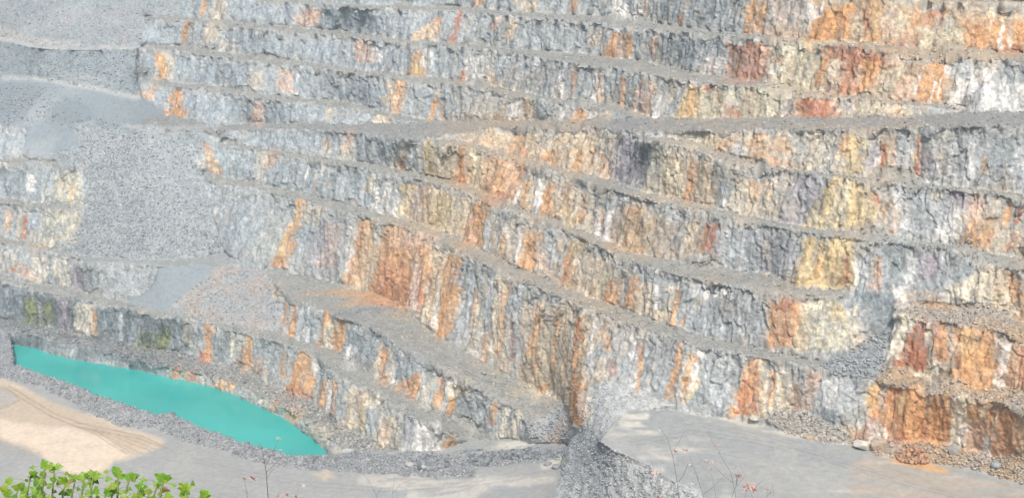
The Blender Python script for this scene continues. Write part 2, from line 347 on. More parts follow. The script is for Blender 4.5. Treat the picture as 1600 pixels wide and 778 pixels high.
disp=disp+AMP*(.9*fbm(P,.22,3,.5,31)+.8*fbm(P,.9,3,.65,35))
WAT=LAB==ID['water']; disp[WAT]=0
# broken crests and small heaps of fallen rock at the toes
LEDG=np.isin(LAB,[ID[n] for n in list(FLOORS)+['road']])
near=lambda m,k:np.clip(blur(m.astype(float),k)*2.2,0,1)
CRST=near(FACE&(REL>.86)&(dn<40),9)*(FACE|LEDG); TOE=near(FACE&(REL<.13)&(db<40),9)*(FACE|LEDG)
brk=smooth(-.15,.6,fbm(P,.16,4,.6,101)); hp=smooth(0,.6,fbm(P,.11,4,.55,105))
DZ=-2.2*CRST*brk+2.3*TOE*hp
PTS=BASE+NRM*disp[...,None]; PTS[...,2]+=DZ
# lake bed under the water sheet
wd=blur(WAT.astype(float),6); PTS[...,2]-=np.where(WAT,.6+3.0*wd,0)

# mineral colours (linear) and where the rock shows them: x y at the top, x y at the foot, widths, colour, strength
MC=dict(O=(.57,.33,.165),R=(.43,.195,.115),Y=(.58,.46,.25),W=(.76,.74,.71),P=(.33,.30,.335),S=(.24,.275,.295),T=(.60,.51,.38),K=(.62,.43,.32),G=(.22,.24,.10),B=(.45,.48,.50),E=(.68,.62,.50),D=(.26,.26,.26),A=(.52,.48,.36),N=(.45,.345,.23),Z=(.12,.145,.16))
STAINS="""
1560 636 1556 712 50 60 R .45|1448 618 1444 692 30 46 R .4|1345 76 1332 142 90 80 R .35|1420 690 1410 704 60 70 R .4|1320 20 1300 60 40 40 R .3
345 -4 328 70 16 22 T .7|440 0 200 2 2 2 T .0
322 0 316 26 6 6 O .9|295 33 285 68 6 8 O .9|252 82 256 125 12 16 O .95|266 85 264 126 12 12 T .7|240 130 225 152 14 18 O .6|276 140 274 182 14 24 O 1|277 138 276 148 10 8 R .6|350 62 350 80 10 12 T .5|365 66 366 84 8 8 T .4|400 110 404 140 20 24 T .55
485 12 480 41 34 30 K .85|690 30 664 62 10 34 O .8|676 40 664 62 20 30 T .8|722 15 706 67 6 9 R .95|748 0 745 10 12 12 O .8|782 26 768 46 10 12 K .8|797 40 796 66 16 18 T .7|562 63 570 98 26 28 K .9|655 70 650 118 8 20 O .8|654 95 648 118 10 14 Y .8|724 110 717 130 5 7 R .9|445 106 446 147 20 22 K .7|465 114 464 149 4 4 W .95|742 88 745 132 40 34 W .4|620 126 614 168 24 14 T .8|626 124 618 176 10 16 O .85|612 150 612 165 30 26 T .6|682 154 671 189 7 9 O .9|692 158 690 188 7 7 K .8|406 158 402 196 16 24 K .7|518 168 512 191 8 8 T .9|596 178 592 192 20 22 T .8|590 76 588 98 20 20 W .5|668 76 666 118 12 12 W .5|700 25 712 62 20 14 D .3
818 0 830 20 34 12 T .8|898 0 896 20 9 10 O .7|967 0 968 32 20 22 W .8|1006 0 1000 33 34 32 W .6|1010 0 1008 30 8 8 K .6|1066 24 1063 39 4 7 O .9|1182 3 1170 54 10 14 O .95|1197 3 1187 54 9 11 O .95|803 28 800 62 12 10 T .8|970 48 955 91 12 26 O .85|986 46 981 91 8 9 O .9|1025 52 1018 95 7 9 K .8|932 45 932 76 20 24 T .6|1167 66 1168 130 50 54 R .75|1196 70 1194 129 14 14 K .8|1150 70 1148 125 6 6 O .6|1122 90 1110 119 34 30 W .5|1116 92 1112 118 5 5 K .7|899 102 890 152 6 9 K .9|932 112 926 160 14 22 W .9|936 110 936 160 5 5 O .7|976 124 970 171 7 8 O .85|1014 126 998 180 20 30 K .6|1028 142 1022 184 9 12 W .9|880 110 876 152 6 6 W .6|860 108 855 140 30 30 P .2|1088 134 1070 184 24 30 Y .8|1084 136 1076 182 10 16 O .7|1144 138 1145 184 100 110 A .75|1112 130 1100 142 18 12 R .7|1142 164 1143 183 16 20 R .7|1170 140 1175 182 20 24 N .3|878 168 876 191 6 8 W .8|907 166 905 191 10 18 O .85|806 160 806 190 14 16 W .6|826 148 825 160 6 8 Y .8
1225 0 1225 62 40 44 K .4|1275 8 1266 30 26 24 W .8|1320 6 1280 64 24 30 O .95|1300 14 1275 64 14 30 O .95|1325 6 1318 64 8 16 O .9|1286 34 1270 64 10 24 O .9|1350 14 1346 62 8 9 R .9|1372 0 1362 64 12 20 O .9|1338 24 1338 62 16 18 A .7|1394 8 1390 56 14 18 K .7|1410 6 1406 45 24 24 A .6|1372 10 1366 50 8 8 Y .6|1466 8 1455 42 24 26 R .5|1500 10 1490 30 40 30 N .5|1430 50 1410 76 20 40 R .35|1480 44 1475 78 60 90 A .7|1520 36 1512 78 10 12 Y .6|1526 38 1518 80 20 26 R .6|1545 42 1535 80 44 40 O .7|1549 14 1545 46 6 6 T .9|1569 18 1568 40 7 7 T .9|1594 36 1585 82 24 40 O .75|1580 70 1585 86 20 30 R .8|1565 40 1562 78 5 5 W .7|1578 45 1574 80 4 4 W .6
1256 64 1240 142 90 90 A .8|1212 104 1205 128 20 16 W .7|1215 86 1214 96 8 8 R .8|1325 74 1315 98 60 50 R .75|1350 78 1345 110 40 40 R .55|1287 94 1278 136 10 14 O .95|1306 94 1304 132 16 18 E .8|1328 104 1325 142 18 24 R .55|1345 104 1344 120 10 14 E .5|1366 92 1352 138 18 24 O .8|1370 88 1368 98 20 14 R .7|1395 110 1390 152 44 46 A .6|1416 116 1408 160 22 30 K .85|1470 90 1446 162 16 36 O .9|1478 90 1462 162 12 16 O .85|1470 122 1464 156 3 4 W .9|1461 126 1452 160 3 5 W .9|1500 88 1495 122 40 36 B .8|1520 94 1518 116 20 20 S .4|1505 120 1497 168 26 30 W .7|1548 104 1546 170 20 24 W .85|1520 110 1518 165 10 12 W .6|1570 118 1572 168 12 14 W .6|1592 130 1590 172 16 20 W .75|1582 100 1576 132 5 8 S .8|1530 120 1530 165 8 8 P .4|1435 116 1428 160 5 6 W .6|1330 134 1300 150 30 60 R .4|1440 84 1425 118 30 20 D .4
1272 153 1270 184 44 66 R .9|1268 152 1280 170 26 26 R .6|1305 154 1300 182 14 12 K .8|1222 146 1222 184 40 44 A .6|1232 150 1230 182 16 18 P .5|1330 156 1330 182 20 20 P .3|1405 166 1405 183 24 34 T .8|1402 168 1402 182 6 8 O .6|1360 158 1360 182 30 30 A .5
760 202 758 226 50 50 N .6|800 202 795 238 44 50 T .6|808 203 801 241 12 16 O .75|818 230 815 243 10 12 R .7|830 204 830 250 20 20 N .6|862 206 858 254 60 60 T .5|862 234 858 254 18 20 O .8|906 206 905 266 40 40 T .6|908 238 904 267 9 12 O .8|946 206 940 276 40 40 T .65|942 240 940 277 14 18 K .7|968 212 963 278 10 12 P .8|966 238 964 262 6 6 W .8|990 214 985 294 30 44 P .65|1000 230 996 280 20 20 D .4|925 230 920 268 6 6 O .6|890 226 886 258 5 5 W .5|880 210 880 255 20 20 N .5
672 220 675 273 10 9 Y .9|690 226 691 272 24 24 E .6|714 232 712 282 24 24 T .5|730 228 718 290 12 18 O .85|722 240 720 288 7 8 R .5|747 234 742 293 22 22 A .7|795 244 778 316 46 48 O .75|800 250 795 316 20 20 K .5|778 302 785 319 30 40 R .5|546 204 540 237 16 18 K .7|505 214 510 240 8 12 T .9|541 226 538 248 28 28 E .5|632 222 628 264 12 18 T .6|630 244 627 264 7 9 R .75|615 232 613 262 4 4 W .8|645 228 642 268 5 5 W .6|590 210 585 255 40 40 B .5
320 222 337 271 9 15 O .8|326 236 334 268 8 14 T .7|428 234 420 262 12 14 O .55|478 260 475 283 4 5 W .95|498 256 495 278 5 6 W .7|505 256 503 274 4 4 W .6|494 290 493 304 4 5 K .9|582 272 575 302 12 14 T .8|591 294 586 326 8 11 W .95|606 284 600 332 12 18 W .85|621 298 617 336 5 7 W .9|637 284 627 338 14 12 Y .85|632 300 628 338 6 6 E .8|652 286 646 346 20 22 K .5|668 288 669 348 10 8 O .6|682 292 680 354 20 20 T .6|692 298 690 362 20 24 Y .5|700 330 696 362 4 5 E .9|722 306 718 368 20 24 T .65|748 318 738 386 20 32 O .85|735 330 733 380 12 14 K .8|762 336 764 395 7 11 B .8|790 328 786 350 40 36 S .5|845 262 845 280 50 60 S .5|790 350 792 402 8 8 W .4|790 370 788 410 6 8 O .5|410 236 408 284 14 16 T .4
809 284 805 320 6 5 W .9|824 284 820 328 8 10 O .7|834 280 830 320 6 8 T .7|847 282 840 332 9 12 W .98|862 290 853 336 9 16 O .85|893 286 868 342 10 10 O .85|876 300 872 340 14 14 T .8|905 296 905 356 26 32 T .6|912 308 904 348 7 9 O .85|886 320 880 340 8 10 Y .7|898 340 893 358 12 12 Y .6|932 324 930 368 7 7 W .7|948 324 944 376 12 13 W .9|960 312 955 378 16 18 W .55|940 334 938 350 7 8 K .8|945 306 945 326 44 30 S .6|985 322 975 394 36 50 O .5|1000 330 995 394 40 50 N .6|1040 345 1035 404 60 70 N .5|970 330 968 390 6 7 E .6|1112 342 1108 396 22 22 R .8|1104 350 1100 392 8 8 O .7|1088 350 1085 400 16 16 T .7|1158 352 1160 420 54 60 B .6|1180 360 1180 424 30 30 S .3|1220 360 1215 430 40 46 P .3
1062 236 1048 312 34 34 T .8|1032 230 1025 300 30 40 A .6|1084 252 1078 320 10 15 O .85|1100 256 1097 322 16 20 T .7|1090 256 1088 318 4 4 R .5|1130 284 1125 328 6 8 B .9|1133 300 1131 330 4 4 W .7|1182 282 1180 338 46 50 T .5|1186 284 1186 312 30 30 O .45|1160 290 1150 330 30 30 E .3|1216 270 1208 342 40 50 T .35|1255 268 1245 348 50 56 P .5|1315 278 1298 358 24 76 Y .75|1330 280 1325 356 20 50 A .6|1345 284 1346 356 26 40 Y .7|1322 282 1318 350 5 7 E .7|1308 300 1300 350 5 6 E .6|1336 300 1340 356 5 6 N .6|1368 298 1372 322 6 7 R .7|1386 316 1393 362 7 10 S .7|1400 322 1394 370 8 10 O .6|1404 330 1402 370 5 6 T .8|1440 290 1440 382 90 90 B .5|1410 305 1410 360 20 30 W .3|1462 296 1466 314 14 18 E .7|1500 295 1508 328 34 30 P .8|1492 322 1480 378 20 36 W .55|1528 302 1522 342 20 24 K .7|1522 342 1508 388 12 24 O .75|1542 342 1535 392 22 28 O .65|1582 312 1566 358 9 14 O .85|1596 318 1586 352 4 6 R .8|1594 356 1578 394 24 34 T .6|1586 366 1576 396 9 11 R .6|1560 310 1560 390 14 20 E .4
1136 218 1136 236 18 26 O .7|1150 222 1150 244 20 24 B .5|1110 214 1100 232 60 60 A .5|1190 212 1196 252 20 26 O .55|1200 216 1203 254 7 8 T .8|1222 218 1221 238 12 18 O .75|1212 244 1216 258 24 30 R .55|1250 208 1245 262 60 60 T .4|1286 210 1284 266 40 40 E .4|1322 212 1321 248 12 14 O .7|1342 208 1338 270 26 28 Y .75|1365 216 1360 268 14 20 P .6|1380 226 1375 262 10 13 R .9|1372 240 1368 268 5 6 W .8|1399 212 1395 268 7 9 K .7|1392 212 1384 266 5 6 T .7|1415 212 1410 272 18 22 B .7|1434 208 1433 280 4 6 R .95|1427 236 1430 256 5 7 T .9|1450 234 1452 278 18 26 P .7|1500 218 1505 288 80 110 B .5|1500 225 1500 280 40 60 W .25|1538 242 1537 272 4 5 O .8|1545 245 1542 272 4 5 T .7|1562 212 1552 262 24 20 S .55|1575 214 1575 250 20 20 S .5|1450 202 1450 212 36 30 S .6|1590 220 1590 300 24 24 B .5
812 364 810 414 6 9 W .85|834 366 828 420 24 30 O .85|845 376 842 420 5 6 W .6|862 380 855 428 14 15 B .8|888 384 885 448 9 18 O .9|882 394 880 440 4 4 R .6|905 398 904 456 18 20 T .85|904 374 900 396 24 24 Y .6|932 404 930 466 28 30 T .7|956 438 954 474 10 18 O .8|944 420 940 470 10 10 A .7|992 430 986 484 10 16 O .75|1012 442 1008 494 18 22 T .75|1028 446 1028 482 7 9 W .75|1060 446 1052 508 5 7 O .85|1069 492 1066 510 5 6 O .8|1035 486 1030 502 14 16 T .8|1050 446 1044 506 12 14 T .6|1120 444 1120 524 90 90 B .4|1135 460 1130 500 60 60 D .3|1110 450 1120 470 30 40 W .3|1236 460 1228 542 40 50 R .5|1232 464 1226 544 36 44 O .6|1226 462 1224 484 30 26 R .6|1206 460 1204 540 10 10 O .5|1285 466 1292 548 60 96 A .8|1308 468 1310 500 14 18 Y .7|1268 470 1262 520 14 16 E .5|1345 476 1350 540 24 30 T .4|1338 470 1335 520 8 8 E .6|1368 458 1372 524 56 36 S .9|1384 462 1390 500 24 16 S .9|1350 456 1352 480 40 30 S .5
1292 372 1286 450 60 66 Y .85|1280 385 1276 440 6 8 O .5|1304 390 1300 445 6 6 N .7|1322 395 1318 448 6 7 R .6|1334 400 1330 455 6 7 E .8|1346 400 1345 452 18 20 B .6|1370 398 1368 456 18 22 K .6|1375 400 1372 450 5 5 O .6|1400 375 1402 446 44 44 S .65|1425 390 1420 450 12 14 W .5|1456 396 1450 436 30 34 P .95|1478 400 1475 438 12 12 B .7|1505 398 1500 436 40 44 S .6|1404 446 1410 482 14 22 W .85|1395 444 1402 452 12 10 D .8|1540 404 1535 470 24 34 E .95|1525 440 1518 474 26 36 E .95|1500 442 1498 464 24 30 E .8|1560 412 1562 490 16 18 T .7|1575 420 1582 476 10 14 O .8|1588 430 1592 470 8 10 O .6|1598 456 1600 502 8 14 O .9|1572 440 1574 490 6 7 E .8|1590 470 1585 500 10 12 E .6|1440 455 1430 478 50 60 N .5|1450 468 1450 482 30 40 O .3
1420 488 1402 562 34 24 E .95|1442 492 1420 582 9 40 R .95|1438 520 1415 580 10 20 R .6|1449 498 1458 568 9 20 E .95|1462 560 1438 590 12 24 E .8|1462 502 1470 562 12 20 R .75|1472 502 1474 560 12 20 O .7|1490 508 1488 556 16 20 B .6|1520 510 1522 566 54 50 O .85|1515 515 1512 560 20 20 Y .4|1528 552 1528 610 30 38 O .98|1502 556 1498 604 18 22 O .75|1500 560 1490 600 8 8 R .5|1566 516 1560 564 14 18 S .6|1574 536 1562 604 13 15 W .75|1592 524 1590 604 20 24 K .8|1598 540 1598 604 8 9 R .6|1590 530 1586 560 10 8 N .6
1364 600 1354 654 9 15 Y .9|1366 600 1358 654 7 10 O .8|1382 604 1377 642 6 8 B .85|1374 640 1344 694 12 30 R .8|1415 602 1410 654 50 64 O .98|1412 620 1412 652 16 22 Y .5|1390 604 1388 640 14 12 R .5|1450 616 1440 694 50 56 O .9|1430 640 1450 690 10 16 R .5|1398 648 1395 688 22 30 R .75|1388 650 1386 680 10 10 O .7|1366 658 1364 690 12 16 W .6|1380 668 1382 688 8 8 W .6|1472 618 1468 704 18 22 O .6|1472 650 1474 690 10 12 R .7|1505 614 1488 706 14 14 E .95|1492 640 1500 695 8 14 E .8|1514 648 1500 694 12 14 W .7|1532 622 1528 664 30 32 O .85|1525 622 1520 632 20 16 E .8|1540 626 1534 654 6 7 E .9|1530 654 1530 708 34 40 K .75|1545 680 1540 714 10 16 W .85|1560 642 1552 684 5 8 E .9|1575 636 1568 712 26 34 R .5|1575 636 1568 712 26 34 O .4|1592 650 1590 715 14 20 T .6|1584 650 1580 710 6 7 R .5|1556 620 1554 640 30 30 N .6
474 312 436 420 8 18 O .98|468 320 438 400 5 9 Y .5|432 330 425 400 40 50 A .25|490 320 480 350 30 26 T .5|505 348 490 430 36 50 P .3|525 350 510 420 30 30 K .35|550 356 545 446 8 14 W .6|572 342 552 452 20 18 O .9|562 350 556 440 5 6 R .5|596 344 580 452 40 50 T .6|590 344 586 380 6 8 B .7|620 350 600 470 30 40 O .6|650 360 630 476 60 70 K .7|645 390 625 480 50 50 O .7|612 410 625 478 40 80 R .5|605 380 600 460 4 5 R .7|660 380 655 490 6 7 R .6|652 396 644 484 12 14 W .45|674 406 668 448 3 3 R .95|690 384 680 500 26 20 T .8|668 440 662 510 6 7 E .6|708 396 690 530 22 18 O .85|685 436 682 514 6 8 W .85|696 480 690 526 8 10 O .8|748 408 735 446 50 66 S .65|732 420 720 534 20 20 B .6|742 456 734 504 4 6 O .6|748 440 740 540 5 6 T .7|788 424 772 550 14 22 T .75|796 440 778 560 6 8 O .6|768 430 762 550 6 7 B .6|760 520 756 566 5 7 O .6|803 484 801 564 4 6 R .95|810 440 806 560 14 16 B .6
842 474 828 554 9 12 O .75|850 478 842 520 12 12 K .6|872 476 866 624 44 60 T .7|866 490 858 604 4 6 O .7|880 500 875 600 5 5 O .5|906 492 894 644 12 12 O .98|903 496 898 560 6 6 R .7|918 500 910 600 8 8 T .8|926 504 924 590 6 7 W .7|951 508 947 546 8 9 O .75|956 562 955 584 7 9 R .7|940 560 935 590 14 16 T .6|1001 538 994 612 7 6 O .9|990 525 985 600 14 14 W .4|1032 526 1030 586 36 30 D .5|1064 536 1044 622 6 12 O .85|1078 546 1066 628 12 14 T .85|1085 552 1070 614 7 9 O .8|1095 546 1080 608 8 14 W .95|1090 590 1075 625 8 8 Y .6|1130 544 1132 644 50 60 B .5|1175 560 1164 652 16 40 O .85|1165 590 1158 650 10 16 R .7|1182 570 1176 648 8 8 R .5|1192 558 1190 654 9 11 T .8|1206 580 1205 640 7 9 O .7|1228 576 1220 644 26 30 E .4|1272 576 1262 640 16 22 K .75|1244 600 1240 644 14 20 N .6|1248 580 1244 640 4 5 R .6|1315 586 1322 664 50 70 B .6|1296 640 1304 662 24 36 S .8|1300 590 1300 640 20 20 W .3
910 602 903 664 12 18 O .95|906 606 900 650 5 6 R .5|922 598 919 660 8 11 E .85|885 650 862 694 14 22 O .5|845 590 835 620 50 60 T .5|850 600 845 618 8 8 O .7
442 472 439 508 4 6 O .8|457 468 454 524 7 10 O .9|434 440 434 470 14 14 T .6|476 474 475 534 24 28 B .6|512 482 502 542 7 12 O .95|517 506 512 544 11 15 E .95|531 496 527 552 6 9 O .95|522 500 520 545 5 6 O .6|572 518 560 562 40 50 S .65|548 540 545 578 12 16 W .6|593 536 590 594 9 12 E .9|601 542 597 604 7 9 O .95|612 545 608 600 8 8 T .6|617 558 613 596 5 6 W .7|640 546 640 580 50 50 S .6|650 582 645 628 10 13 O .95|632 596 626 614 12 22 O .8|640 590 636 620 4 4 R .5|662 588 660 642 14 18 E .5|689 588 683 638 8 11 O .8|708 596 706 620 26 20 E .6|706 622 702 650 9 11 O .9|720 588 716 620 20 20 T .5|773 626 768 664 7 9 O .75|790 634 784 684 9 14 E .7|809 642 804 682 11 14 E .85|745 620 740 660 16 20 B .4
388 524 384 584 7 16 O .95|329 504 324 562 8 10 O .95|319 552 315 568 10 14 R .8|347 518 345 568 24 26 S .75|362 520 360 570 4 4 E .6|418 524 414 556 30 36 S .5|405 560 402 584 14 18 O .5|472 546 460 614 12 20 O .95|484 556 481 618 8 12 O .9|466 606 468 624 20 30 R .65|440 550 438 590 8 9 O .6|492 566 490 604 5 7 W .6|509 592 504 634 7 10 O .85|519 586 514 644 8 10 W .9|529 596 521 650 5 7 O .85|556 604 550 668 9 11 T .8|566 606 562 660 4 4 O .6|577 608 567 670 8 10 Y .65|586 610 582 640 14 18 E .6|612 646 604 702 20 34 T .7|606 655 604 690 5 6 O .6|672 660 664 708 36 44 W .7|706 682 702 702 12 18 O .8|640 660 636 690 16 18 P .4
276 570 270 594 8 8 R .8|290 575 288 594 6 8 N .8|302 578 299 598 12 14 R .75|316 580 314 600 5 5 E .6|358 594 350 612 22 26 O .75|338 588 335 604 6 8 O .6|434 624 429 644 8 9 O .75|467 636 454 660 20 22 O .5|495 664 505 698 20 16 T .6|412 622 408 632 12 12 E .6
10 446 10 490 60 60 Z .55|45 460 45 508 60 60 Z .6|98 466 98 512 50 50 Z .55|178 482 178 536 60 60 Z .75|215 490 215 542 50 50 Z .8|252 496 252 546 60 60 Z .75|285 500 285 546 30 30 Z .7|135 522 135 530 70 60 Z .4|60 520 60 544 120 100 Z .4|190 545 190 566 120 120 Z .4
45 466 45 508 16 20 G .95|72 472 70 512 18 22 G .95|58 470 58 510 7 7 D .8|20 452 18 490 24 26 S .6|98 462 100 514 14 14 P .85|130 474 138 524 22 30 E .55|148 480 150 524 5 6 O .5|172 488 176 538 30 40 S .8|205 495 208 542 20 22 S .75|190 492 188 535 5 5 B .6|238 500 236 520 40 40 D .3|238 518 236 550 40 52 G .8|262 505 262 545 10 12 G .6|277 494 276 546 14 18 S .85|295 500 292 540 14 16 E .4|306 500 304 540 4 4 D .6
28 406 18 430 6 8 R .95|36 412 30 430 5 6 O .6|45 418 46 438 9 14 R .75|62 396 60 442 24 30 E .6|92 402 100 445 20 24 E .6|82 430 82 446 18 22 S .7|112 412 125 454 14 26 P .7|185 420 190 465 60 80 D .25|225 415 238 435 10 8 D .5|10 395 8 430 16 16 T .4
105 328 85 384 50 60 A .7|38 338 36 374 5 8 R .9|28 334 30 370 8 10 T .7|10 326 9 362 8 9 O .6|5 330 4 360 4 4 E .6|60 380 70 388 20 20 O .3|80 362 78 372 14 14 S .6
46 272 44 300 9 13 W .98|8 258 5 264 16 18 W .7|105 270 112 320 40 40 A .7|115 290 105 320 8 8 Y .5|20 262 18 305 40 46 S .5|70 290 66 316 6 7 E .5|80 290 76 316 5 5 E .4
"""
# patches on the flats: colour, strength, edge softness, outline
PATCH=[
((.50,.51,.50),.7,3,[(0,117),(50,121),(120,129),(200,145),(222,152),(215,157),(150,142),(60,128),(0,124)]),
((.22,.255,.28),.7,4,[(0,128),(40,130),(72,140),(50,165),(40,190),(20,196),(-60,190),(-60,130)]),
((.20,.24,.265),.55,7,[(85,168),(105,152),(130,160),(150,185),(110,196),(70,192)]),
((.46,.47,.46),.7,2,[(190,195),(260,196),(335,196),(330,201),(250,202),(200,201)]),
((.40,.42,.43),.5,3,[(60,100),(110,112),(150,118),(170,128),(120,126),(80,118)]),
((.48,.47,.44),.7,4,[(-20,50),(20,58),(70,70),(130,74),(130,68),(60,60),(10,44),(-20,38)]),
((.62,.52,.40),.95,5,[(-170,560),(0,586),(36,604),(80,628),(130,646),(184,655),(190,668),(215,672),(262,688),(258,696),(225,712),(182,722),(165,738),(110,741),(75,720),(60,704),(0,688),(-170,680)]),
((.50,.40,.29),.6,6,[(-170,585),(0,600),(40,612),(110,640),(180,668),(240,690),(262,694),(200,700),(120,668),(60,664),(0,654),(-170,640)]),
((.75,.63,.50),.9,7,[(0,655),(30,662),(110,668),(160,682),(200,712),(150,736),(110,739),(80,722),(40,700),(0,684)]),
((.40,.36,.31),.55,5,[(0,686),(30,690),(62,704),(70,714),(20,706),(-20,700)]),
((.36,.38,.40),.7,4,[(-20,604),(15,606),(28,622),(20,632),(-20,636)]),
((.40,.33,.25),.35,4,[(0,600),(14,604),(40,618),(60,632),(50,632),(20,615),(0,610)]),
((.52,.33,.18),.85,3,[(462,461),(500,456),(540,452),(582,457),(618,474),(632,482),(600,478),(560,474),(528,478),(540,468),(566,464),(520,462)]),
((.22,.25,.28),.8,2,[(520,494),(535,484),(580,479),(622,479),(618,484),(575,486),(545,490),(524,498)]),
((.70,.67,.58),.75,3,[(972,642),(1010,642),(1012,650),(995,660),(1020,672),(1045,676),(1000,676),(962,664)]),
((.66,.62,.54),.6,3,[(1040,690),(1055,686),(1110,684),(1112,692),(1080,700),(1100,706),(1060,708)]),
((.68,.64,.56),.7,3,[(1010,704),(1030,708),(1056,716),(1050,722),(1030,716)]),
((.66,.62,.55),.6,3,[(560,745),(640,738),(720,748),(800,742),(870,742),(862,752),(780,760),(740,778),(620,790),(640,768),(560,756)]),
((.74,.70,.62),.8,3,[(790,690),(810,686),(826,690),(838,694),(800,702),(770,704)]),
((.72,.69,.60),.7,3,[(845,722),(868,712),(882,716),(870,730),(842,734)]),
((.30,.34,.37),.6,3,[(580,770),(600,765),(645,764),(625,776),(585,790)]),
((.30,.34,.37),.6,3,[(760,758),(800,762),(830,775),(800,780),(770,768)]),
((.60,.50,.36),.6,3,[(484,738),(520,736),(524,746),(505,750)]),
((.66,.37,.14),.85,2,[(1380,713),(1405,716),(1430,720),(1455,724),(1490,736),(1485,742),(1440,734),(1405,726),(1392,718)]),
((.64,.40,.17),.8,2,[(1252,680),(1270,680),(1276,684),(1262,686)]),
((.62,.42,.24),.7,2,[(1295,694),(1320,704),(1312,704),(1296,698)]),
((.46,.37,.28),.55,26,[(1340,705),(1400,725),(1500,745),(1620,760),(1620,800),(1340,800),(1320,770),(1330,740)]),
((.56,.44,.33),.45,24,[(1350,772),(1400,766),(1480,776),(1480,800),(1340,800)]),
((.66,.62,.52),.7,3,[(1050,636),(1100,645),(1150,652),(1200,666),(1260,682),(1255,686),(1190,672),(1130,655),(1060,642)]),
((.60,.50,.38),.5,3,[(1150,676),(1180,678),(1196,684),(1170,682)]),
]
TRACKS=[([(8,606),(40,626),(80,650),(120,666),(170,676),(215,684),(260,700)],2.2),([(14,602),(46,622),(86,646),(126,661),(180,672),(225,682),(268,702)],2.2),([(124,668),(150,678),(170,692),(198,708)],1.2),([(130,668),(158,678),(180,692),(208,708)],1.2),([(136,668),(166,680),(190,694),(222,708)],1.2),([(142,668),(176,680),(204,692),(236,704)],1.2),([(0,636),(22,628),(34,622)],1.6),([(24,618),(30,626),(14,634),(0,638)],1.4),([(148,668),(186,680),(220,692),(250,705)],1.2)]
# faint wheel ruts on the grey floors
RUTS=[([(x+dx,y+dy) for x,y in p],1.5,c,.42) for p,c in (([(300,715),(380,735),(470,752),(600,762),(740,752),(860,735)],(.25,.255,.25)),([(330,745),(430,765),(560,778),(700,772)],(.45,.45,.43)),([(200,745),(300,760),(420,790)],(.26,.265,.26)),([(985,690),(1080,672),(1180,686),(1280,712),(1400,748),(1560,790)],(.25,.26,.265)),([(1000,712),(1100,700),(1220,725),(1330,765)],(.46,.46,.44)),([(1060,655),(1160,672),(1260,700),(1370,735)],(.26,.27,.275)),([(560,706),(680,704),(790,692)],(.30,.29,.27)),([(460,470),(560,492),(640,525),(740,580),(800,610)],(.24,.245,.24))) for dx,dy in ((0,0),(3,6))]
# how warm (iron stained) and how dark the rock is around a point
REGION=[(-100,50,.05,.1),(150,100,.05,.1),(400,60,.1,.05),(600,60,.08,.15),(600,150,.15,.15),(900,20,.15,.1),(900,130,.2,.05),(1100,50,.2,.1),(1150,120,.5,0),(1280,60,.75,0),(1350,120,.95,.05),(1450,100,.8,.1),(1550,60,.85,.1),(1380,40,.8,0),(1240,20,.4,0),(1440,140,.8,0),(1580,140,.25,.05),(1250,170,.65,.1),(1450,175,.4,.1),(450,240,.15,.15),(560,270,.1,.15),(450,350,.15,.1),(620,300,.35,.1),(720,280,.65,0),(800,230,.7,0),(900,240,.65,.05),(990,250,.3,.3),(1080,270,.55,.1),(1180,280,.5,.15),(1280,310,.35,.25),(1350,320,.55,.1),(1450,330,.1,.1),(1550,240,.02,.1),(1550,350,.55,.05),(1250,230,.5,.2),(1150,230,.55,.1),(1000,350,.6,.1),(900,320,.55,.05),(1100,380,.5,.15),(1200,400,.25,.2),(1290,410,.7,.05),(1400,420,.15,.3),(1500,430,.35,.1),(700,350,.65,0),(650,420,1.0,0),(600,400,.9,0),(700,450,.8,0),(520,390,.3,.2),(430,380,.2,.1),(750,480,.3,.15),(850,550,.7,0),(870,480,.6,0),(950,440,.55,.05),(950,560,.4,.05),(1050,470,.35,.15),(1150,490,.12,.15),(1120,600,.25,.1),(1230,500,.7,.05),(1240,610,.4,.1),(1300,500,.45,.1),(1310,620,.1,.1),(1370,490,.05,.5),(1420,540,.6,0),(1530,560,.95,0),(1470,540,.8,0),(1450,650,1,0),(1400,640,1,0),(1520,650,.95,0),(1580,670,.9,0),(1400,690,.7,.1),(1500,480,.5,.1),(470,500,.3,.1),(560,540,.15,.15),(640,590,.3,.1),(750,640,.2,.1),(480,590,.4,.1),(580,640,.35,.05),(660,690,.1,-.1),(370,540,.3,.2),(420,630,.45,.05),(300,590,.35,.2),(200,520,.05,.8),(260,520,.05,.7),(120,490,.1,.6),(50,480,.1,.6),(150,550,.15,.45),(50,420,.35,.15),(180,440,.02,.25),(50,350,.4,.1),(50,280,.15,.2),(300,350,.1,.1),(340,300,.15,.1),(905,640,.5,0),(1000,620,.1,.1),(150,575,.1,.3)]

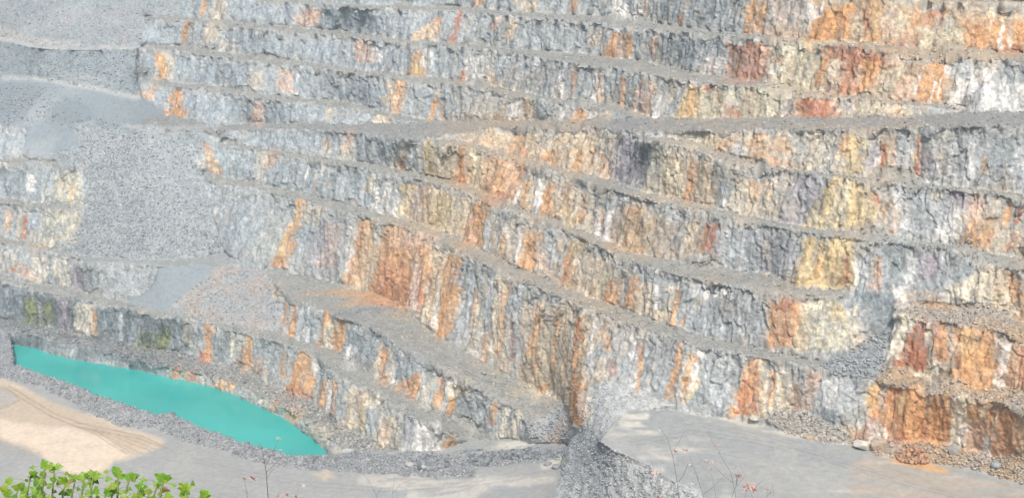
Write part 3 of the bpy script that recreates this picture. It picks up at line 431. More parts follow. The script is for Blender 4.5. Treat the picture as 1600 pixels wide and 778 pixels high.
# ------------------------------------------------------------------ what the rock is made of, with a painted haze tint
def mixc(C,c,m):
    C+= (np.array(c)-C)*np.clip(m,0,1)[...,None]
P=PTS
wn_=np.zeros(GU.shape); ws=np.zeros(GU.shape); wd_=np.zeros(GU.shape)
gs=16.0; ru=np.arange(XL,XR+gs,gs); rv=np.arange(YT,YB+gs,gs); RU,RV=np.meshgrid(ru,rv)
a0=np.zeros(RU.shape); a1=a0.copy(); a2=a0.copy()
for x,y,w_,k in REGION:
    q=1/((RU-x)**2+(RV-y)**2+500)**1.6; a0+=q; a1+=q*w_; a2+=q*k
WARM=np.clip(bilin(a1/a0,XL,YT,gs,GU,GV)+.18*fbm(P,.05,3,.5,41),0,1); DARK=np.clip(bilin(a2/a0,XL,YT,gs,GU,GV),-.2,1)
st1=fbm(P,.55,3,.6,51,.06); st2=fbm(P,.9,3,.6,55,.05); st3=fbm(P,.33,3,.6,59,.07); md=fbm(P,.20,4,.6,61); fn=fbm(P,1.5,3,.7,67); sp_=fbm(P,.8,4,.7,71)
C=np.zeros(GU.shape+(3,))+np.array([.365,.40,.415])
HAZE_BLUE=(1-smooth(450,950,GU+.6*GV))*(1-smooth(330,520,GV)); mixc(C,(.345,.405,.45),HAZE_BLUE*.8)  # bluish distance haze painted into the base colour towards the upper left
# rock faces
F_=FACE.astype(float); lo=1-crest
mixc(C,(.265,.29,.31),F_*smooth(.05,.8,md-.35*st1+DARK*.8)*.75)
mixc(C,(.50,.51,.50),F_*smooth(.05,.7,st1+.5*md-.4*DARK)*.65*lo)
mixc(C,(.55,.48,.37),F_*smooth(.25,.8,WARM+.45*st3+.3*md)*.8)
st4=fbm(P,1.9,2,.6,57,.05)
mixc(C,(.62,.60,.56),F_*smooth(.15,.7,st4)*.35*lo); mixc(C,(.30,.30,.29),F_*smooth(.15,.7,-st4)*.3*lo)
mixc(C,(.50,.39,.26),F_*smooth(.55,1.0,WARM+.5*st2+.2*md)*.65)
mixc(C,(.57,.33,.165),F_*smooth(.55,.95,.8*WARM+.6*st3+.35*md)*.75*(1-.5*crest))
mixc(C,(.42,.20,.115),F_*smooth(.70,1.0,.75*WARM+.6*st2+.3*md)*.6*lo)
mixc(C,(.70,.69,.66),F_*smooth(.36,.70,st2-.3*DARK+.1*fn)*.5*lo)
mixc(C,(.25,.245,.24),F_*smooth(.36,.66,-st2+.15*DARK)*.45)
mixc(C,(.13,.15,.16),F_*smooth(.28,.65,DARK+.15*md)*.85*(GV>420)); cr=F_*crest*(1-.45*WARM)
mixc(C,(.40,.41,.405),cr*.7); mixc(C,(.25,.26,.27),cr*smooth(.0,.45,sp_)*.5)
# level ground
g=1-F_
lab=lambda *n: np.isin(LAB,[ID[k] for k in n])
GRAV=lab('scree','dump_top','dump_mid','berm','mound','mound_top','dump_low','talus_slate','talus_r','talus_o','X','Y','ramp_k')
LEDGE=lab(*[n for n in FLOORS if n not in 'XY']) if False else np.isin(LAB,[ID[n] for n in FLOORS if n not in('X','Y')]+[ID['road']])
mixc(C,(.305,.312,.295),LEDGE*1.0); mixc(C,(.265,.27,.265),lab('road')*.8)
mixc(C,(.44,.335,.22),LEDGE*smooth(.32,.85,WARM+.35*md)*.7)
tw=TOE*(.6*hp+.2)*F_; mixc(C,(.34,.34,.325),tw); mixc(C,(.46,.335,.21),tw*smooth(.25,.7,WARM+.3*md)); mixc(C,(.45,.45,.43),tw*smooth(.0,.4,sp_)*.5)
mixc(C,(.19,.20,.20),LEDGE*smooth(.08,.5,sp_)*.6); mixc(C,(.44,.44,.42),LEDGE*smooth(.12,.5,-sp_)*.5)
mixc(C,(.40,.405,.395),LEDGE*smooth(.2,.6,md)*.45)
mixc(C,(.335,.355,.355),lab('platform','yard','pad','fan','flat_ul','shelf','ramp_l')*1.0)
mixc(C,(.36,.368,.36),lab('yard')*.8)
mixc(C,(.255,.30,.33),lab('fan','ramp_l')*.9); mixc(C,(.37,.40,.42),lab('fan')*smooth(.0,.45,fbm(P*np.array([1,.5,1]),.09,3,.5,121))*.6)
mixc(C,(.42,.42,.40),lab('platform','yard','pad')*smooth(.05,.5,fbm(P,.06,4,.6,81)+.3*fbm(P*np.array([1,.25,1]),.25,3,.6,83))*.5)
pl=fbm(P*np.array([.5,2.2,1]),.22,4,.6,85)
mixc(C,(.58,.56,.51),lab('platform','pad')*smooth(.24,.45,pl)*.6)
mixc(C,(.30,.33,.37),lab('platform')*smooth(.22,.6,fbm(P*np.array([.4,1,1]),.05,4,.6,87))*.6)
GS=blur(GRAV.astype(float)+.0,7)*g; mixc(C,(.33,.35,.36),np.maximum(GRAV&~lab('scree','dump_top','dump_mid'),np.clip(GS*1.5-.25,0,1)*lab('platform','yard','pad')))
mixc(C,(.335,.37,.39),lab('scree','dump_top','dump_mid')*1.0); mixc(C,(.24,.28,.305),lab('dump_mid')*.8); mixc(C,(.27,.305,.325),lab('dump_top')*smooth(-.3,.4,fbm(P,.06,3,.5,131))*.8); mixc(C,(.50,.50,.48),lab('flat_ul')*.8); mixc(C,(.46,.48,.485),lab('mound','mound_top')*.95); mixc(C,(.28,.315,.34),lab('scree','dump_mid')*smooth(-.05,.5,md)*.6); mixc(C,(.27,.285,.30),lab('berm')*.8)
mixc(C,(.22,.235,.24),lab('N')*(1-smooth(250,380,GU))*.8); mixc(C,(.17,.18,.19),lab('N')*smooth(.0,.45,sp_)*.5); mixc(C,(.45,.44,.42),lab('N')*smooth(.05,.5,-sp_)*.5)
mixc(C,(.50,.51,.515),GRAV*smooth(.15,.5,sp_)*.55); mixc(C,(.21,.23,.25),GRAV*(1-.6*lab('mound'))*smooth(.15,.5,-sp_)*.45)
# dust drifts across the borders between slopes, floors and ledges
gm=(~FACE).astype(float); gb=blur(gm,5)
for k in range(3): C[...,k]=np.where(FACE,C[...,k],blur(C[...,k]*gm,5)/np.maximum(gb,1e-3)*.6+C[...,k]*.4)
mixc(C,(.40,.34,.30),lab('dump_low')*smooth(-.1,.5,md+.15)*.6); mixc(C,(.38,.35,.35),lab('dump_top')*smooth(-.1,.5,md)*.4)
mixc(C,(.42,.31,.20),lab('X','Y','talus_o')*(.45+.5*smooth(-.3,.4,md))); mixc(C,(.36,.32,.27),lab('talus_r')*.7)
mixc(C,(.225,.25,.275),lab('talus_slate')*.55)
PATCHW=wob(26,7)*9+wob(9,8)*5+wob(4,9)*3
for c,al,sf,pg in PATCH:
    xs=[q[0] for q in pg]; ys=[q[1] for q in pg]
    j0,j1=np.searchsorted(gu_,[min(xs)-16,max(xs)+16]); i0,i1=np.searchsorted(gv_,[min(ys)-12,max(ys)+12])
    if j1<=j0 or i1<=i0: continue
    sl=(slice(i0,i1),slice(j0,j1)); w=PATCHW[sl]
    strk=np.where(np.array(min(ys)>630)&(GU[sl]>540),smooth(-.40,.02,pl[sl]+.2*md[sl]),1.0)
    m=inpoly(GU[sl]+w,GV[sl]+.45*w+1.2*wob(5,12)[sl],pg).astype(float); m=blur(m,sf)*strk*al*(.8+.35*md[sl])*(~FACE[sl])*(LAB[sl]!=ID['berm'])*(LAB[sl]!=ID['water'])
    sub=C[sl].copy(); mixc(sub,c,m); C[sl]=sub
for pg,w,tc_,ta_ in [(p_,w_,(.36,.29,.22),.7) for p_,w_ in TRACKS]+RUTS:
    for (x0,y0),(x1,y1) in zip(pg,pg[1:]):
        j0,j1=np.searchsorted(gu_,[min(x0,x1)-6,max(x0,x1)+6]); i0,i1=np.searchsorted(gv_,[min(y0,y1)-6,max(y0,y1)+6]); sl=(slice(i0,i1),slice(j0,j1))
        dx,dy=x1-x0,y1-y0; t=np.clip(((GU[sl]-x0)*dx+(GV[sl]-y0)*dy)/(dx*dx+dy*dy),0,1)
        dd=np.hypot(GU[sl]-x0-t*dx,(GV[sl]-y0-t*dy)*1.3)+1.0*wob(5,3)[sl]
        sub=C[sl].copy(); mixc(sub,tc_,smooth(w,.2*w,dd)*ta_*(~GRAV[sl])*(~FACE[sl])); C[sl]=sub
# mineral stains and veins running down the faces
HAS=(LAB!=ID['water'])&~lab('platform','yard','pad','berm')
nA=wob(11,21)*7+wob(4,22)*5+wob(2.2,29)*2.5; nB=.5+fbm(P,1.1,2,.6,91,.05)*1.2
for rec in STAINS.replace('\n','|').split('|'):
    q=rec.split()
    if len(q)!=8: continue
    x0,y0,x1,y1,w0,w1=map(float,q[:6]); c=MC[q[6]]; al=float(q[7])
    mw=max(w0,w1)
    j0,j1=np.searchsorted(gu_,[min(x0,x1)-mw-8,max(x0,x1)+mw+8]); i0,i1=np.searchsorted(gv_,[y0-8,y1+8]); sl=(slice(i0,i1),slice(j0,j1))
    t=(GV[sl]+.8*nA[sl]-y0)/max(y1-y0,1); tc=np.clip(t,0,1)
    xc=x0+(x1-x0)*tc; hw=.5*(w0+(w1-w0)*tc)*(1.3 if q[6] in 'ORNYT' else 1.1)
    sc=np.minimum(1.0,.35+hw/16)
    d=np.abs(GU[sl]+nA[sl]*sc-xc)/hw
    edge=np.minimum(.5,3.0/hw+.12)
    m=(1-smooth(1-edge,1+edge,d))*smooth(-.06,.05,t)*(1-smooth(.95,1.06,t))
    m=m*al*(smooth(-.35,.35,md[sl]+fn[sl]) if q[6]=='G' else 1)*np.clip((.85 if q[6]=='Z' else .58)+.55*nB[sl]+.55*st4[sl]+.45*st2[sl]+.12*fn[sl],.06,1)*HAS[sl]*np.where(FACE[sl],1,.55)
    v=1+.38*st2[sl]+.18*fn[sl]+.30*st1[sl]+.25*st4[sl]
    sub=C[sl].copy(); sub+=(np.array(c)*v[...,None]-sub)*np.clip(m,0,1)[...,None]; C[sl]=sub
# grain of broken stone
lum=np.exp((.10+.15*F_+.12*GRAV+.13*LEDGE)*1.6*fn+.24*F_*fbm(P,2.6,2,.7,95)); lum=lum*np.where(FACE,1+.16*(RV1-.5)+.20*(RV2-.5),1); lum=np.where(lab('yard','platform','pad'),1+.16*fn+.12*sp_,lum)
C=np.clip(C*lum[...,None],.03,.85)

# ------------------------------------------------------------------ materials
def mat(name,rough=.95,vscale=1.2,vamt=.35,bscale=2.2,bamt=.5,bdist=.25,joints=False):
    m=bpy.data.materials.new(name); m.use_nodes=True; nt=m.node_tree; N=nt.nodes; K=nt.links; b=N['Principled BSDF']
    b.inputs['Roughness'].default_value=rough; b.inputs['Specular IOR Level'].default_value=.2
    at=N.new('ShaderNodeAttribute'); at.attribute_name='Col'
    ge=N.new('ShaderNodeNewGeometry'); nz=N.new('ShaderNodeTexNoise'); nz.inputs['Scale'].default_value=vscale; nz.inputs['Detail'].default_value=4; nz.inputs['Roughness'].default_value=.7
    K.new(ge.outputs['Position'],nz.inputs['Vector'])
    mr=N.new('ShaderNodeMapRange'); mr.inputs['From Min'].default_value=.25; mr.inputs['From Max'].default_value=.75; mr.inputs['To Min'].default_value=1-vamt; mr.inputs['To Max'].default_value=1+vamt
    K.new(nz.outputs[0],mr.inputs['Value'])
    mx=N.new('ShaderNodeVectorMath'); mx.operation='SCALE'; K.new(at.outputs['Color'],mx.inputs[0]); K.new(mr.outputs[0],mx.inputs['Scale']); K.new(mx.outputs[0],b.inputs['Base Color'])
    n2=N.new('ShaderNodeTexNoise'); n2.inputs['Scale'].default_value=bscale; n2.inputs['Detail'].default_value=5; n2.inputs['Roughness'].default_value=.65; K.new(ge.outputs['Position'],n2.inputs['Vector'])
    bp=N.new('ShaderNodeBump'); bp.inputs['Strength'].default_value=bamt; bp.inputs['Distance'].default_value=bdist; K.new(n2.outputs[0],bp.inputs['Height']); K.new(bp.outputs[0],b.inputs['Normal'])
    if joints:
        mp=N.new('ShaderNodeVectorMath'); mp.operation='MULTIPLY'; mp.inputs[1].default_value=(.75,.75,.17)
        wv=N.new('ShaderNodeVectorMath'); wv.operation='MULTIPLY_ADD'; wv.inputs[1].default_value=(1.2,1.2,1.2); K.new(nz.outputs['Color'],wv.inputs[0]); K.new(ge.outputs['Position'],wv.inputs[2]); K.new(wv.outputs[0],mp.inputs[0])
        vo=N.new('ShaderNodeTexVoronoi'); vo.feature='F1'; vo.inputs['Scale'].default_value=1.0; K.new(mp.outputs[0],vo.inputs['Vector'])
        ve=N.new('ShaderNodeTexVoronoi'); ve.feature='DISTANCE_TO_EDGE'; ve.inputs['Scale'].default_value=1.0; K.new(mp.outputs[0],ve.inputs['Vector'])
        m2=N.new('ShaderNodeMapRange'); m2.inputs['From Max'].default_value=.10; K.new(ve.outputs['Distance'],m2.inputs['Value'])
        b2=N.new('ShaderNodeBump'); b2.inputs['Strength'].default_value=.12; b2.inputs['Distance'].default_value=.3
        ms=N.new('ShaderNodeVectorMath'); ms.operation='MULTIPLY'; ms.inputs[1].default_value=(1.5,1.5,.10); K.new(ge.outputs['Position'],ms.inputs[0]); ns=N.new('ShaderNodeTexNoise'); ns.inputs['Scale'].default_value=1.0; ns.inputs['Detail'].default_value=5; ns.inputs['Roughness'].default_value=.65; K.new(ms.outputs[0],ns.inputs['Vector'])
        b3=N.new('ShaderNodeBump'); b3.inputs['Strength'].default_value=.45; b3.inputs['Distance'].default_value=.5; K.new(ns.outputs[0],b3.inputs['Height']); K.new(b3.outputs[0],b2.inputs['Normal']); K.new(m2.outputs[0],b2.inputs['Height']); K.new(b2.outputs[0],bp.inputs['Normal'])
        sx=N.new('ShaderNodeSeparateXYZ'); K.new(vo.outputs['Color'],sx.inputs[0])
        m3=N.new('ShaderNodeMapRange'); m3.inputs['To Min'].default_value=.90; m3.inputs['To Max'].default_value=1.09; K.new(sx.outputs[0],m3.inputs['Value'])
        m4=N.new('ShaderNodeVectorMath'); m4.operation='SCALE'; K.new(mx.outputs[0],m4.inputs[0]); K.new(m3.outputs[0],m4.inputs['Scale']); K.new(m4.outputs[0],b.inputs['Base Color'])
    return m
M_ROCK=mat('blasted_rock',.92,1.6,.22,2.0,.6,.3,True); M_GRAV=mat('crushed_stone',.95,2.0,.30,2.5,.7,.25); M_DUST=mat('compacted_dust',.9,.7,.10,1.5,.35,.08); M_STONE=mat('stone',.9,3.0,.2,4,.4,.08)

# ------------------------------------------------------------------ the pit, cut into its walls, ledges, slopes and floors
def mesh_obj(name,V,Q,Cc,m,parent=None,smooth_=True):
    n=Q.shape[1]
    me=bpy.data.meshes.new(name); me.vertices.add(len(V)); me.vertices.foreach_set('co',np.ascontiguousarray(V,dtype=np.float32).ravel())
    me.loops.add(Q.size); me.loops.foreach_set('vertex_index',np.ascontiguousarray(Q,dtype=np.int32).ravel())
    me.polygons.add(len(Q)); me.polygons.foreach_set('loop_start',np.arange(0,Q.size,n,dtype=np.int32))
    if smooth_: me.polygons.foreach_set('use_smooth',np.ones(len(Q),bool))
    if Cc is not None:
        at=me.color_attributes.new('Col','FLOAT_COLOR','POINT'); at.data.foreach_set('color',np.concatenate([Cc,np.ones((len(V),1))],1).astype(np.float32).ravel())
    me.materials.append(m); me.update()
    o=bpy.data.objects.new(name,me); COL.objects.link(o)
    if parent is not None: o.parent=parent; o.matrix_parent_inverse=parent.matrix_world.inverted()
    return o
def tag(o,label=None,cat=None,kind=None,group=None):
    for k,v in (('label',label),('category',cat),('kind',kind),('group',group)):
        if v: o[k]=v
    return o
def empty(name,loc=(0,0,0)):
    o=bpy.data.objects.new(name,None); o.location=loc; COL.objects.link(o); o.empty_display_size=.5
    o.matrix_world.translation=loc
    return o
IDX=np.arange(H_*W_).reshape(H_,W_)
Lq=LAB[:-1,:-1]; Fq=FACE[:-1,:-1]
OWN=np.where(Fq,-1,Lq).astype(int)
last=np.full(W_-1,-1)
for r in range(H_-1):
    last=np.where(Fq[r],last,Lq[r]); OWN[r]=np.where(Fq[r],last,Lq[r])
OWN[OWN<0]=ID['A0']
for a_,b_ in (('water','N'),('berm','N'),('pad','berm'),('flat_ul','dump_mid'),('talus_o','Y'),('mound_top','K')):
    k=Fq&(OWN==ID[a_]); OWN[k]=ID[b_]
def cells(mask):
    q=np.stack([IDX[:-1,:-1],IDX[1:,:-1],IDX[1:,1:],IDX[:-1,1:]],-1)[mask]
    ids,inv=np.unique(q,return_inverse=True); return ids,inv.reshape(-1,4)
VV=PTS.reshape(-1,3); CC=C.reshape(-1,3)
def piece(name,mask,m,parent=None):
    ids,q=cells(mask)
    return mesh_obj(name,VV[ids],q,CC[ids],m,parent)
TERR={
'A0':('uppermost strip of rock wall, cream and rust, at the top right corner','A0'),
'A':('top grey bench wall with thin rust streaks, orange cliff at its right end','A'),
'B':('second bench wall from the top, grey on the left, iron red on the right','B'),
'C':('grey bench wall with white and pale orange streaks ending at the haul road in the middle','C'),
'E':('short bluish grey bench wall just above the left half of the haul road','E'),
'G':('bench wall below the light sloping ledge at the right, grey with one big ochre patch','G'),
'F':('long bench wall directly under the brown upper face, streaked orange, white and slate','F'),
'H':('bench wall starting at the orange mark beside the grey scree, streaked white and tan further right','H'),
'I':('tallest streaked bench wall, rust orange in the middle, above the wide stained ledge','I'),
'K':('bench wall with the wide rust-stained ledge on top, two terraces above the lake','K'),
'M':('tan and white streaked bench wall between the wide ledge and the lakeside bench','M'),
'N':('low rubble bank along the far shore of the turquoise lake','N'),
'O':('dark slate wall with green patches above the left end of the lake','O'),
'P':('short cream and rust wall at the left edge above the dark green-patched wall','P'),
'S':('olive and orange lower step of the rock bulge left of the scree','S'),
'T':('grey rounded upper step of the rock bulge left of the scree','T'),
'X':('white and orange block wall under the brown rubble ledge at the right edge','X'),
'Y':('bright orange bottom wall at the right, above the grey raised floor','Y'),
'road':('brown rough wall directly under the right half of the haul road','road'),
}
for k,(lb,_) in TERR.items():
    mf=(OWN==ID[k])&Fq; ml=(OWN==ID[k])&~Fq
    ids=np.flatnonzero((mf|ml).ravel())
    if k=='road':
        tag(piece('haul_road',ml,M_DUST),'grey haul road climbing across the whole pit wall','haul road','structure')
    c0=PTS[:-1,:-1][mf|ml]; e=empty('rock_terrace',tuple(map(float,(c0[:,0].mean(),c0[:,1].mean(),c0[:,2].min()))))
    tag(e,lb,'rock terrace','structure')
    piece('rock_face',mf,M_ROCK,e)
    if k!='road' and ml.any(): piece('ledge',ml,M_GRAV,e)
SLOPES=[
('dump_slope',('dump_top',),M_GRAV,'top left dump slope of speckled grey stone with a tan stripe','dump slope'),
('dump_slope',('dump_mid','flat_ul'),M_GRAV,'darker grey dump slope just below the pale top left track','dump slope'),
('gravel_fan',('fan',),M_DUST,'smooth pale grey gravel fan running down to the haul road','gravel fan'),
('rock_outcrop',('rock_l',),M_ROCK,'rough grey rock outcrop at the left edge under the gravel fan','rock outcrop'),
('scree_slope',('scree',),M_GRAV,'large speckled grey scree slope between two rock walls','scree slope'),
('rock_outcrop',('shelf',),M_ROCK,'grey rock knob with a flat top below the scree','rock outcrop'),
('gravel_ramp',('ramp_l',),M_DUST,'smooth grey ramp right of the rock knob','ramp'),
('dump_slope',('dump_low',),M_GRAV,'pinkish grey rubble heap below the foot of the scree','dump slope'),
('scree_slope',('talus_slate',),M_GRAV,'dark slate scree fan under the cleft at the right','scree slope'),
('scree_slope',('talus_r',),M_GRAV,'small brown scree cone at the back edge of the raised floor','scree slope'),
('scree_slope',('talus_o',),M_GRAV,'brown scree along the foot of the bright orange wall','scree slope'),
('gravel_ramp',('ramp_k',),M_GRAV,'dusty ramp going down beside the orange rock corner','ramp'),
('gravel_mound',('mound','mound_top'),M_GRAV,'rough grey rubble bank on the left side of the raised floor','gravel mound'),
('quarry_floor',('platform',),M_DUST,'raised grey quarry floor with pale streaks at bottom right','quarry floor'),
('quarry_floor',('yard','pad'),M_DUST,'low quarry floor with the pale sand patch and tyre tracks','quarry floor'),
('gravel_berm',('berm',),M_GRAV,'grey rubble berm along the near shore of the turquoise lake','berm'),
('lake_bed',('water',),M_DUST,'mud bed under the turquoise lake','lake bed'),
]
done=np.isin(OWN,[ID[k] for k in TERR])
for nm,ks,m,lb,ct in SLOPES:
    k=np.isin(OWN,[ID[x] for x in ks]); done|=k
    tag(piece(nm,k,m),lb,ct,'structure')
# ground under and beyond what the traced grid covers
mm=mat('far_ground',.95,.4,.15,.6,.3,.2)
def patch_obj(name,V,Q,col,lb,ct):
    V=np.array(V,float); return tag(mesh_obj(name,V,np.array(Q),np.tile(np.array([col]),(len(V),1)),mm),lb,ct,'structure')

# ------------------------------------------------------------------ the lake
wm=LAB==ID['water']; wx=PTS[...,0][wm]; wy=PTS[...,1][wm]
x0,x1,y0,y1=wx.min()-14,wx.max()+14,wy.min()-14,wy.max()+14
wmat=bpy.data.materials.new('turquoise_water'); wmat.use_nodes=True; nt=wmat.node_tree; b=nt.nodes['Principled BSDF']
b.inputs['Roughness'].default_value=.12; b.inputs['IOR'].default_value=1.33; b.inputs['Specular IOR Level'].default_value=.4
ge=nt.nodes.new('ShaderNodeNewGeometry'); nz=nt.nodes.new('ShaderNodeTexNoise'); nz.inputs['Scale'].default_value=.035; nz.inputs['Detail'].default_value=5; nt.links.new(ge.outputs['Position'],nz.inputs['Vector'])
rp=nt.nodes.new('ShaderNodeValToRGB'); rp.color_ramp.elements[0].position=.3; rp.color_ramp.elements[0].color=(.045,.36,.33,1); rp.color_ramp.elements[1].position=.7; rp.color_ramp.elements[1].color=(.065,.46,.42,1)
nt.links.new(nz.outputs[0],rp.inputs[0]); nt.links.new(rp.outputs[0],b.inputs['Base Color'])
n2=nt.nodes.new('ShaderNodeTexNoise'); n2.inputs['Scale'].default_value=.9; n2.inputs['Detail'].default_value=3; nt.links.new(ge.outputs['Position'],n2.inputs['Vector'])
bp=nt.nodes.new('ShaderNodeBump'); bp.inputs['Strength'].default_value=.15; bp.inputs['Distance'].default_value=.1; nt.links.new(n2.outputs[0],bp.inputs['Height']); nt.links.new(bp.outputs[0],b.inputs['Normal'])
ids=np.flatnonzero(wm.ravel())
# water sheet: the outline of the lake cells grown outwards under the banks
wgrow=blur(wm.astype(float),9)>.002
k=wgrow[:-1,:-1]; i2,q2=cells(k)
Wv=BASE.reshape(-1,3)[i2].copy()
# drop every grown point straight down (or up) its sight line onto the water level so that the sheet stays level
c0=np.array([0,0,CAM_Z]); dd=Wv-c0; Wv=c0+dd*((0-CAM_Z)/dd[:,2])[:,None]; Wv[:,2]=0.0
tag(mesh_obj('lake_water',Wv,q2,None,wmat),'opaque turquoise lake at the bottom of the pit','water','structure')

# ------------------------------------------------------------------ air: a thin even haze over the whole pit
hz=bpy.data.materials.new('haze_air'); hz.use_nodes=True; nt=hz.node_tree; nt.nodes.clear()
pv=nt.nodes.new('ShaderNodeVolumePrincipled'); pv.inputs['Color'].default_value=(.55,.80,1,1); pv.inputs['Density'].default_value=HAZE; pv.inputs['Anisotropy'].default_value=0.0
ho=nt.nodes.new('ShaderNodeOutputMaterial'); nt.links.new(pv.outputs[0],ho.inputs['Volume'])
ax0,ax1,ay0,ay1=PTS[...,0].min()-60,PTS[...,0].max()+60,-60,PTS[...,1].max()+150
az0,az1=min(-6.0,float(PTS[...,2].min())-1),max(CAM_Z+3,float(PTS[...,2].max())+3)
hv=[(x,y,z) for x in(ax0,ax1) for y in(ay0,ay1) for z in(az0,az1)]
hq=[(0,1,3,2),(4,6,7,5),(0,4,5,1),(2,3,7,6),(0,2,6,4),(1,5,7,3)]
tag(mesh_obj('haze',np.array(hv,float),np.array(hq),None,hz,smooth_=False),'thin pale haze filling the pit','haze','stuff')

# ------------------------------------------------------------------ loose stone lying on slopes, ledges and berms
_t=(1+5**.5)/2
ICO=np.array([(-1,_t,0),(1,_t,0),(-1,-_t,0),(1,-_t,0),(0,-1,_t),(0,1,_t),(0,-1,-_t),(0,1,-_t),(_t,0,-1),(_t,0,1),(-_t,0,-1),(-_t,0,1)])/math.hypot(1,_t)
ICF=np.array([(0,11,5),(0,5,1),(0,1,7),(0,7,10),(0,10,11),(1,5,9),(5,11,4),(11,10,2),(10,7,6),(7,1,8),(3,9,4),(3,4,2),(3,2,6),(3,6,8),(3,8,9),(4,9,5),(2,4,11),(6,2,10),(8,6,7),(9,8,1)])
def rocks(name,where,n,smin,smax,label,gain=(.7,1.5),power=2.5,density=None,tint=None):
    w=where.astype(float)
    if density is not None: w=w*density
    w[GU<-30]=0; w[GU>1630]=0; w[GV<-15]=0; w[GV>800]=0
    w=w.ravel(); 
    pick=RNG.choice(w.size,size=n,p=w/w.sum())
    s=smin+(smax-smin)*RNG.random(n)**power
    ctr=VV[pick]+np.stack([RNG.normal(0,.18,n),RNG.normal(0,.18,n),s*.12],1)
    v=ICO[None]*(1+.28*RNG.standard_normal((n,12,1)))
    v=v*(1+.45*(RNG.random((n,1,3))-.5))*np.array([1,1,.75])
    a=RNG.random(n)*6.283; ca,sa=np.cos(a)[:,None],np.sin(a)[:,None]
    v=np.stack([v[...,0]*ca-v[...,1]*sa,v[...,0]*sa+v[...,1]*ca,v[...,2]],-1)*s[:,None,None]*.5
    V=(v+ctr[:,None]).reshape(-1,3)
    Q=(ICF[None]+(np.arange(n)*12)[:,None,None]).reshape(-1,3)
    base=CC[pick]*.75+.25*np.array([.38,.39,.395]) if tint is None else CC[pick]*.3+.7*np.array(tint)
    col=base*(gain[0]+(gain[1]-gain[0])*RNG.random((n,1)))
    col=np.repeat(np.clip(col,.05,.8),12,0)
    o=mesh_obj(name,V,Q,col,M_STONE,smooth_=False)
    tag(o,label,'loose rock','stuff'); return o
low=np.clip((GV-190)/210,0,1)
SD=blur(lab('scree').astype(float),16)
rocks('scree_rocks',(SD>.02)&~FACE,18000,.16,.66,'countless grey stones lying on the big scree slope',(.7,1.4),2.6,SD**1.3*(.4+low+.7*(GU<230)-.25*np.exp(-(((GU-285)/40)**2+((GV-265)/45)**2))).clip(.05))
rocks('dump_rocks',lab('dump_top','dump_mid','dump_low'),6500,.2,.75,'loose stones scattered over the dump slopes',(.75,1.4),2.5)
rocks('dump_rocks',lab('fan'),1500,.2,.8,'loose stones at the left edge of the gravel fan',(.75,1.4),2.2,np.exp(-(((GU-30)/55)**2+((GV-165)/26)**2))+np.exp(-(((GU-150)/40)**2+((GV-196)/10)**2)))
rocks('berm_rocks',lab('berm'),8000,.2,.8,'loose grey stones covering the lakeside berm',(.75,1.35),2.5)
MD=blur(lab('mound','mound_top').astype(float),22)
rocks('mound_rocks',lab('mound','mound_top','platform','yard','pad'),4000,.12,.5,'loose grey stones on the bank beside the raised floor',(.8,1.3),2.5,MD**1.5)
rocks('talus_rocks',lab('talus_o','talus_r','talus_slate','X','Y','ramp_k'),6500,.15,.8,'broken stones along the foot of the right hand walls',(.75,1.35),3)
rocks('bank_rocks',lab('N'),3000,.2,1.0,'rough broken stone along the lakeside bank',(.6,1.4),2.4)
toe=LEDGE&(blur(FACE.astype(float),6)>.12)
rocks('ledge_rocks',LEDGE,14000,.15,.8,'small stones fallen along the bench ledges',(.65,1.5),3,.3+1.2*toe)
dk=np.exp(-(((GU-672)/24)**2+((GV-724)/9)**2))+np.exp(-(((GU-752)/14)**2+((GV-716)/10)**2))+.8*np.exp(-(((GU-820)/50)**2+((GV-710)/6)**2))
rocks('dark_rubble',dk>.25,1300,.4,1.7,'dark broken stone heaped at the end of the berm',(.6,1.2),2.2,dk,(.24,.26,.28))

# ------------------------------------------------------------------ single boulders one can point at
def ground(u,v):
    i=int(np.clip(np.searchsorted(gv_,v),1,H_-1)); j=int(np.clip(np.searchsorted(gu_,u),1,W_-1)); return PTS[i,j]
def boulder(u,v,wpx,hpx,col,label,name='boulder',group=None,seed=0):
    p=ground(u,v+hpx*.45); dist=np.linalg.norm(p-np.array([0,0,CAM_Z])); m=dist/F
    r=np.random.default_rng(seed+int(u))
    # subdivided icosahedron cut by random planes: flat fracture faces
    V=ICO.copy(); Fc=ICF
    for _ in range(3):
        mid={}; nv=list(V); nf=[]
        def md_(a,b):
            k=(min(a,b),max(a,b))
            if k not in mid: x=(nv[a]+nv[b]); nv.append(x/np.linalg.norm(x)); mid[k]=len(nv)-1
            return mid[k]
        for a,b,c in Fc:
            x,y,z=md_(a,b),md_(b,c),md_(c,a); nf+=[(a,x,z),(b,y,x),(c,z,y),(x,y,z)]
        V=np.array(nv); Fc=np.array(nf)
    for k in range(12):
        n=r.normal(size=3); n/=np.linalg.norm(n); h=.55+.3*r.random(); q=V@n; V=V-np.maximum(q-h,0)[:,None]*n
    V=V*(1+.05*fbm(V*2.2+seed,1.0,3,.6,77)[:,None]+.03*fbm(V*7,1.0,2,.6,78)[:,None])
    V=V*np.array([wpx*m*.62,wpx*m*.5,hpx*m*.62])
    col=np.array(col)*(1+.25*fbm(V,1.2,3,.6,79)[:,None])
    o=mesh_obj(name,V,Fc,np.clip(col,.03,.8),M_STONE); o.location=(p[0],p[1],p[2]+hpx*m*.32)
    tag(o,label,'boulder',group=group); return o
boulder(1349,692,27,17,(.62,.60,.54),'large pale boulder at the foot of the bright orange wall',seed=1)
boulder(1373,691,20,20,(.44,.36,.29),'brownish boulder leaning next to the large pale one',seed=2)
boulder(1489,699,17,16,(.36,.35,.34),'grey boulder lying under the white streaked part of the orange wall',seed=3)
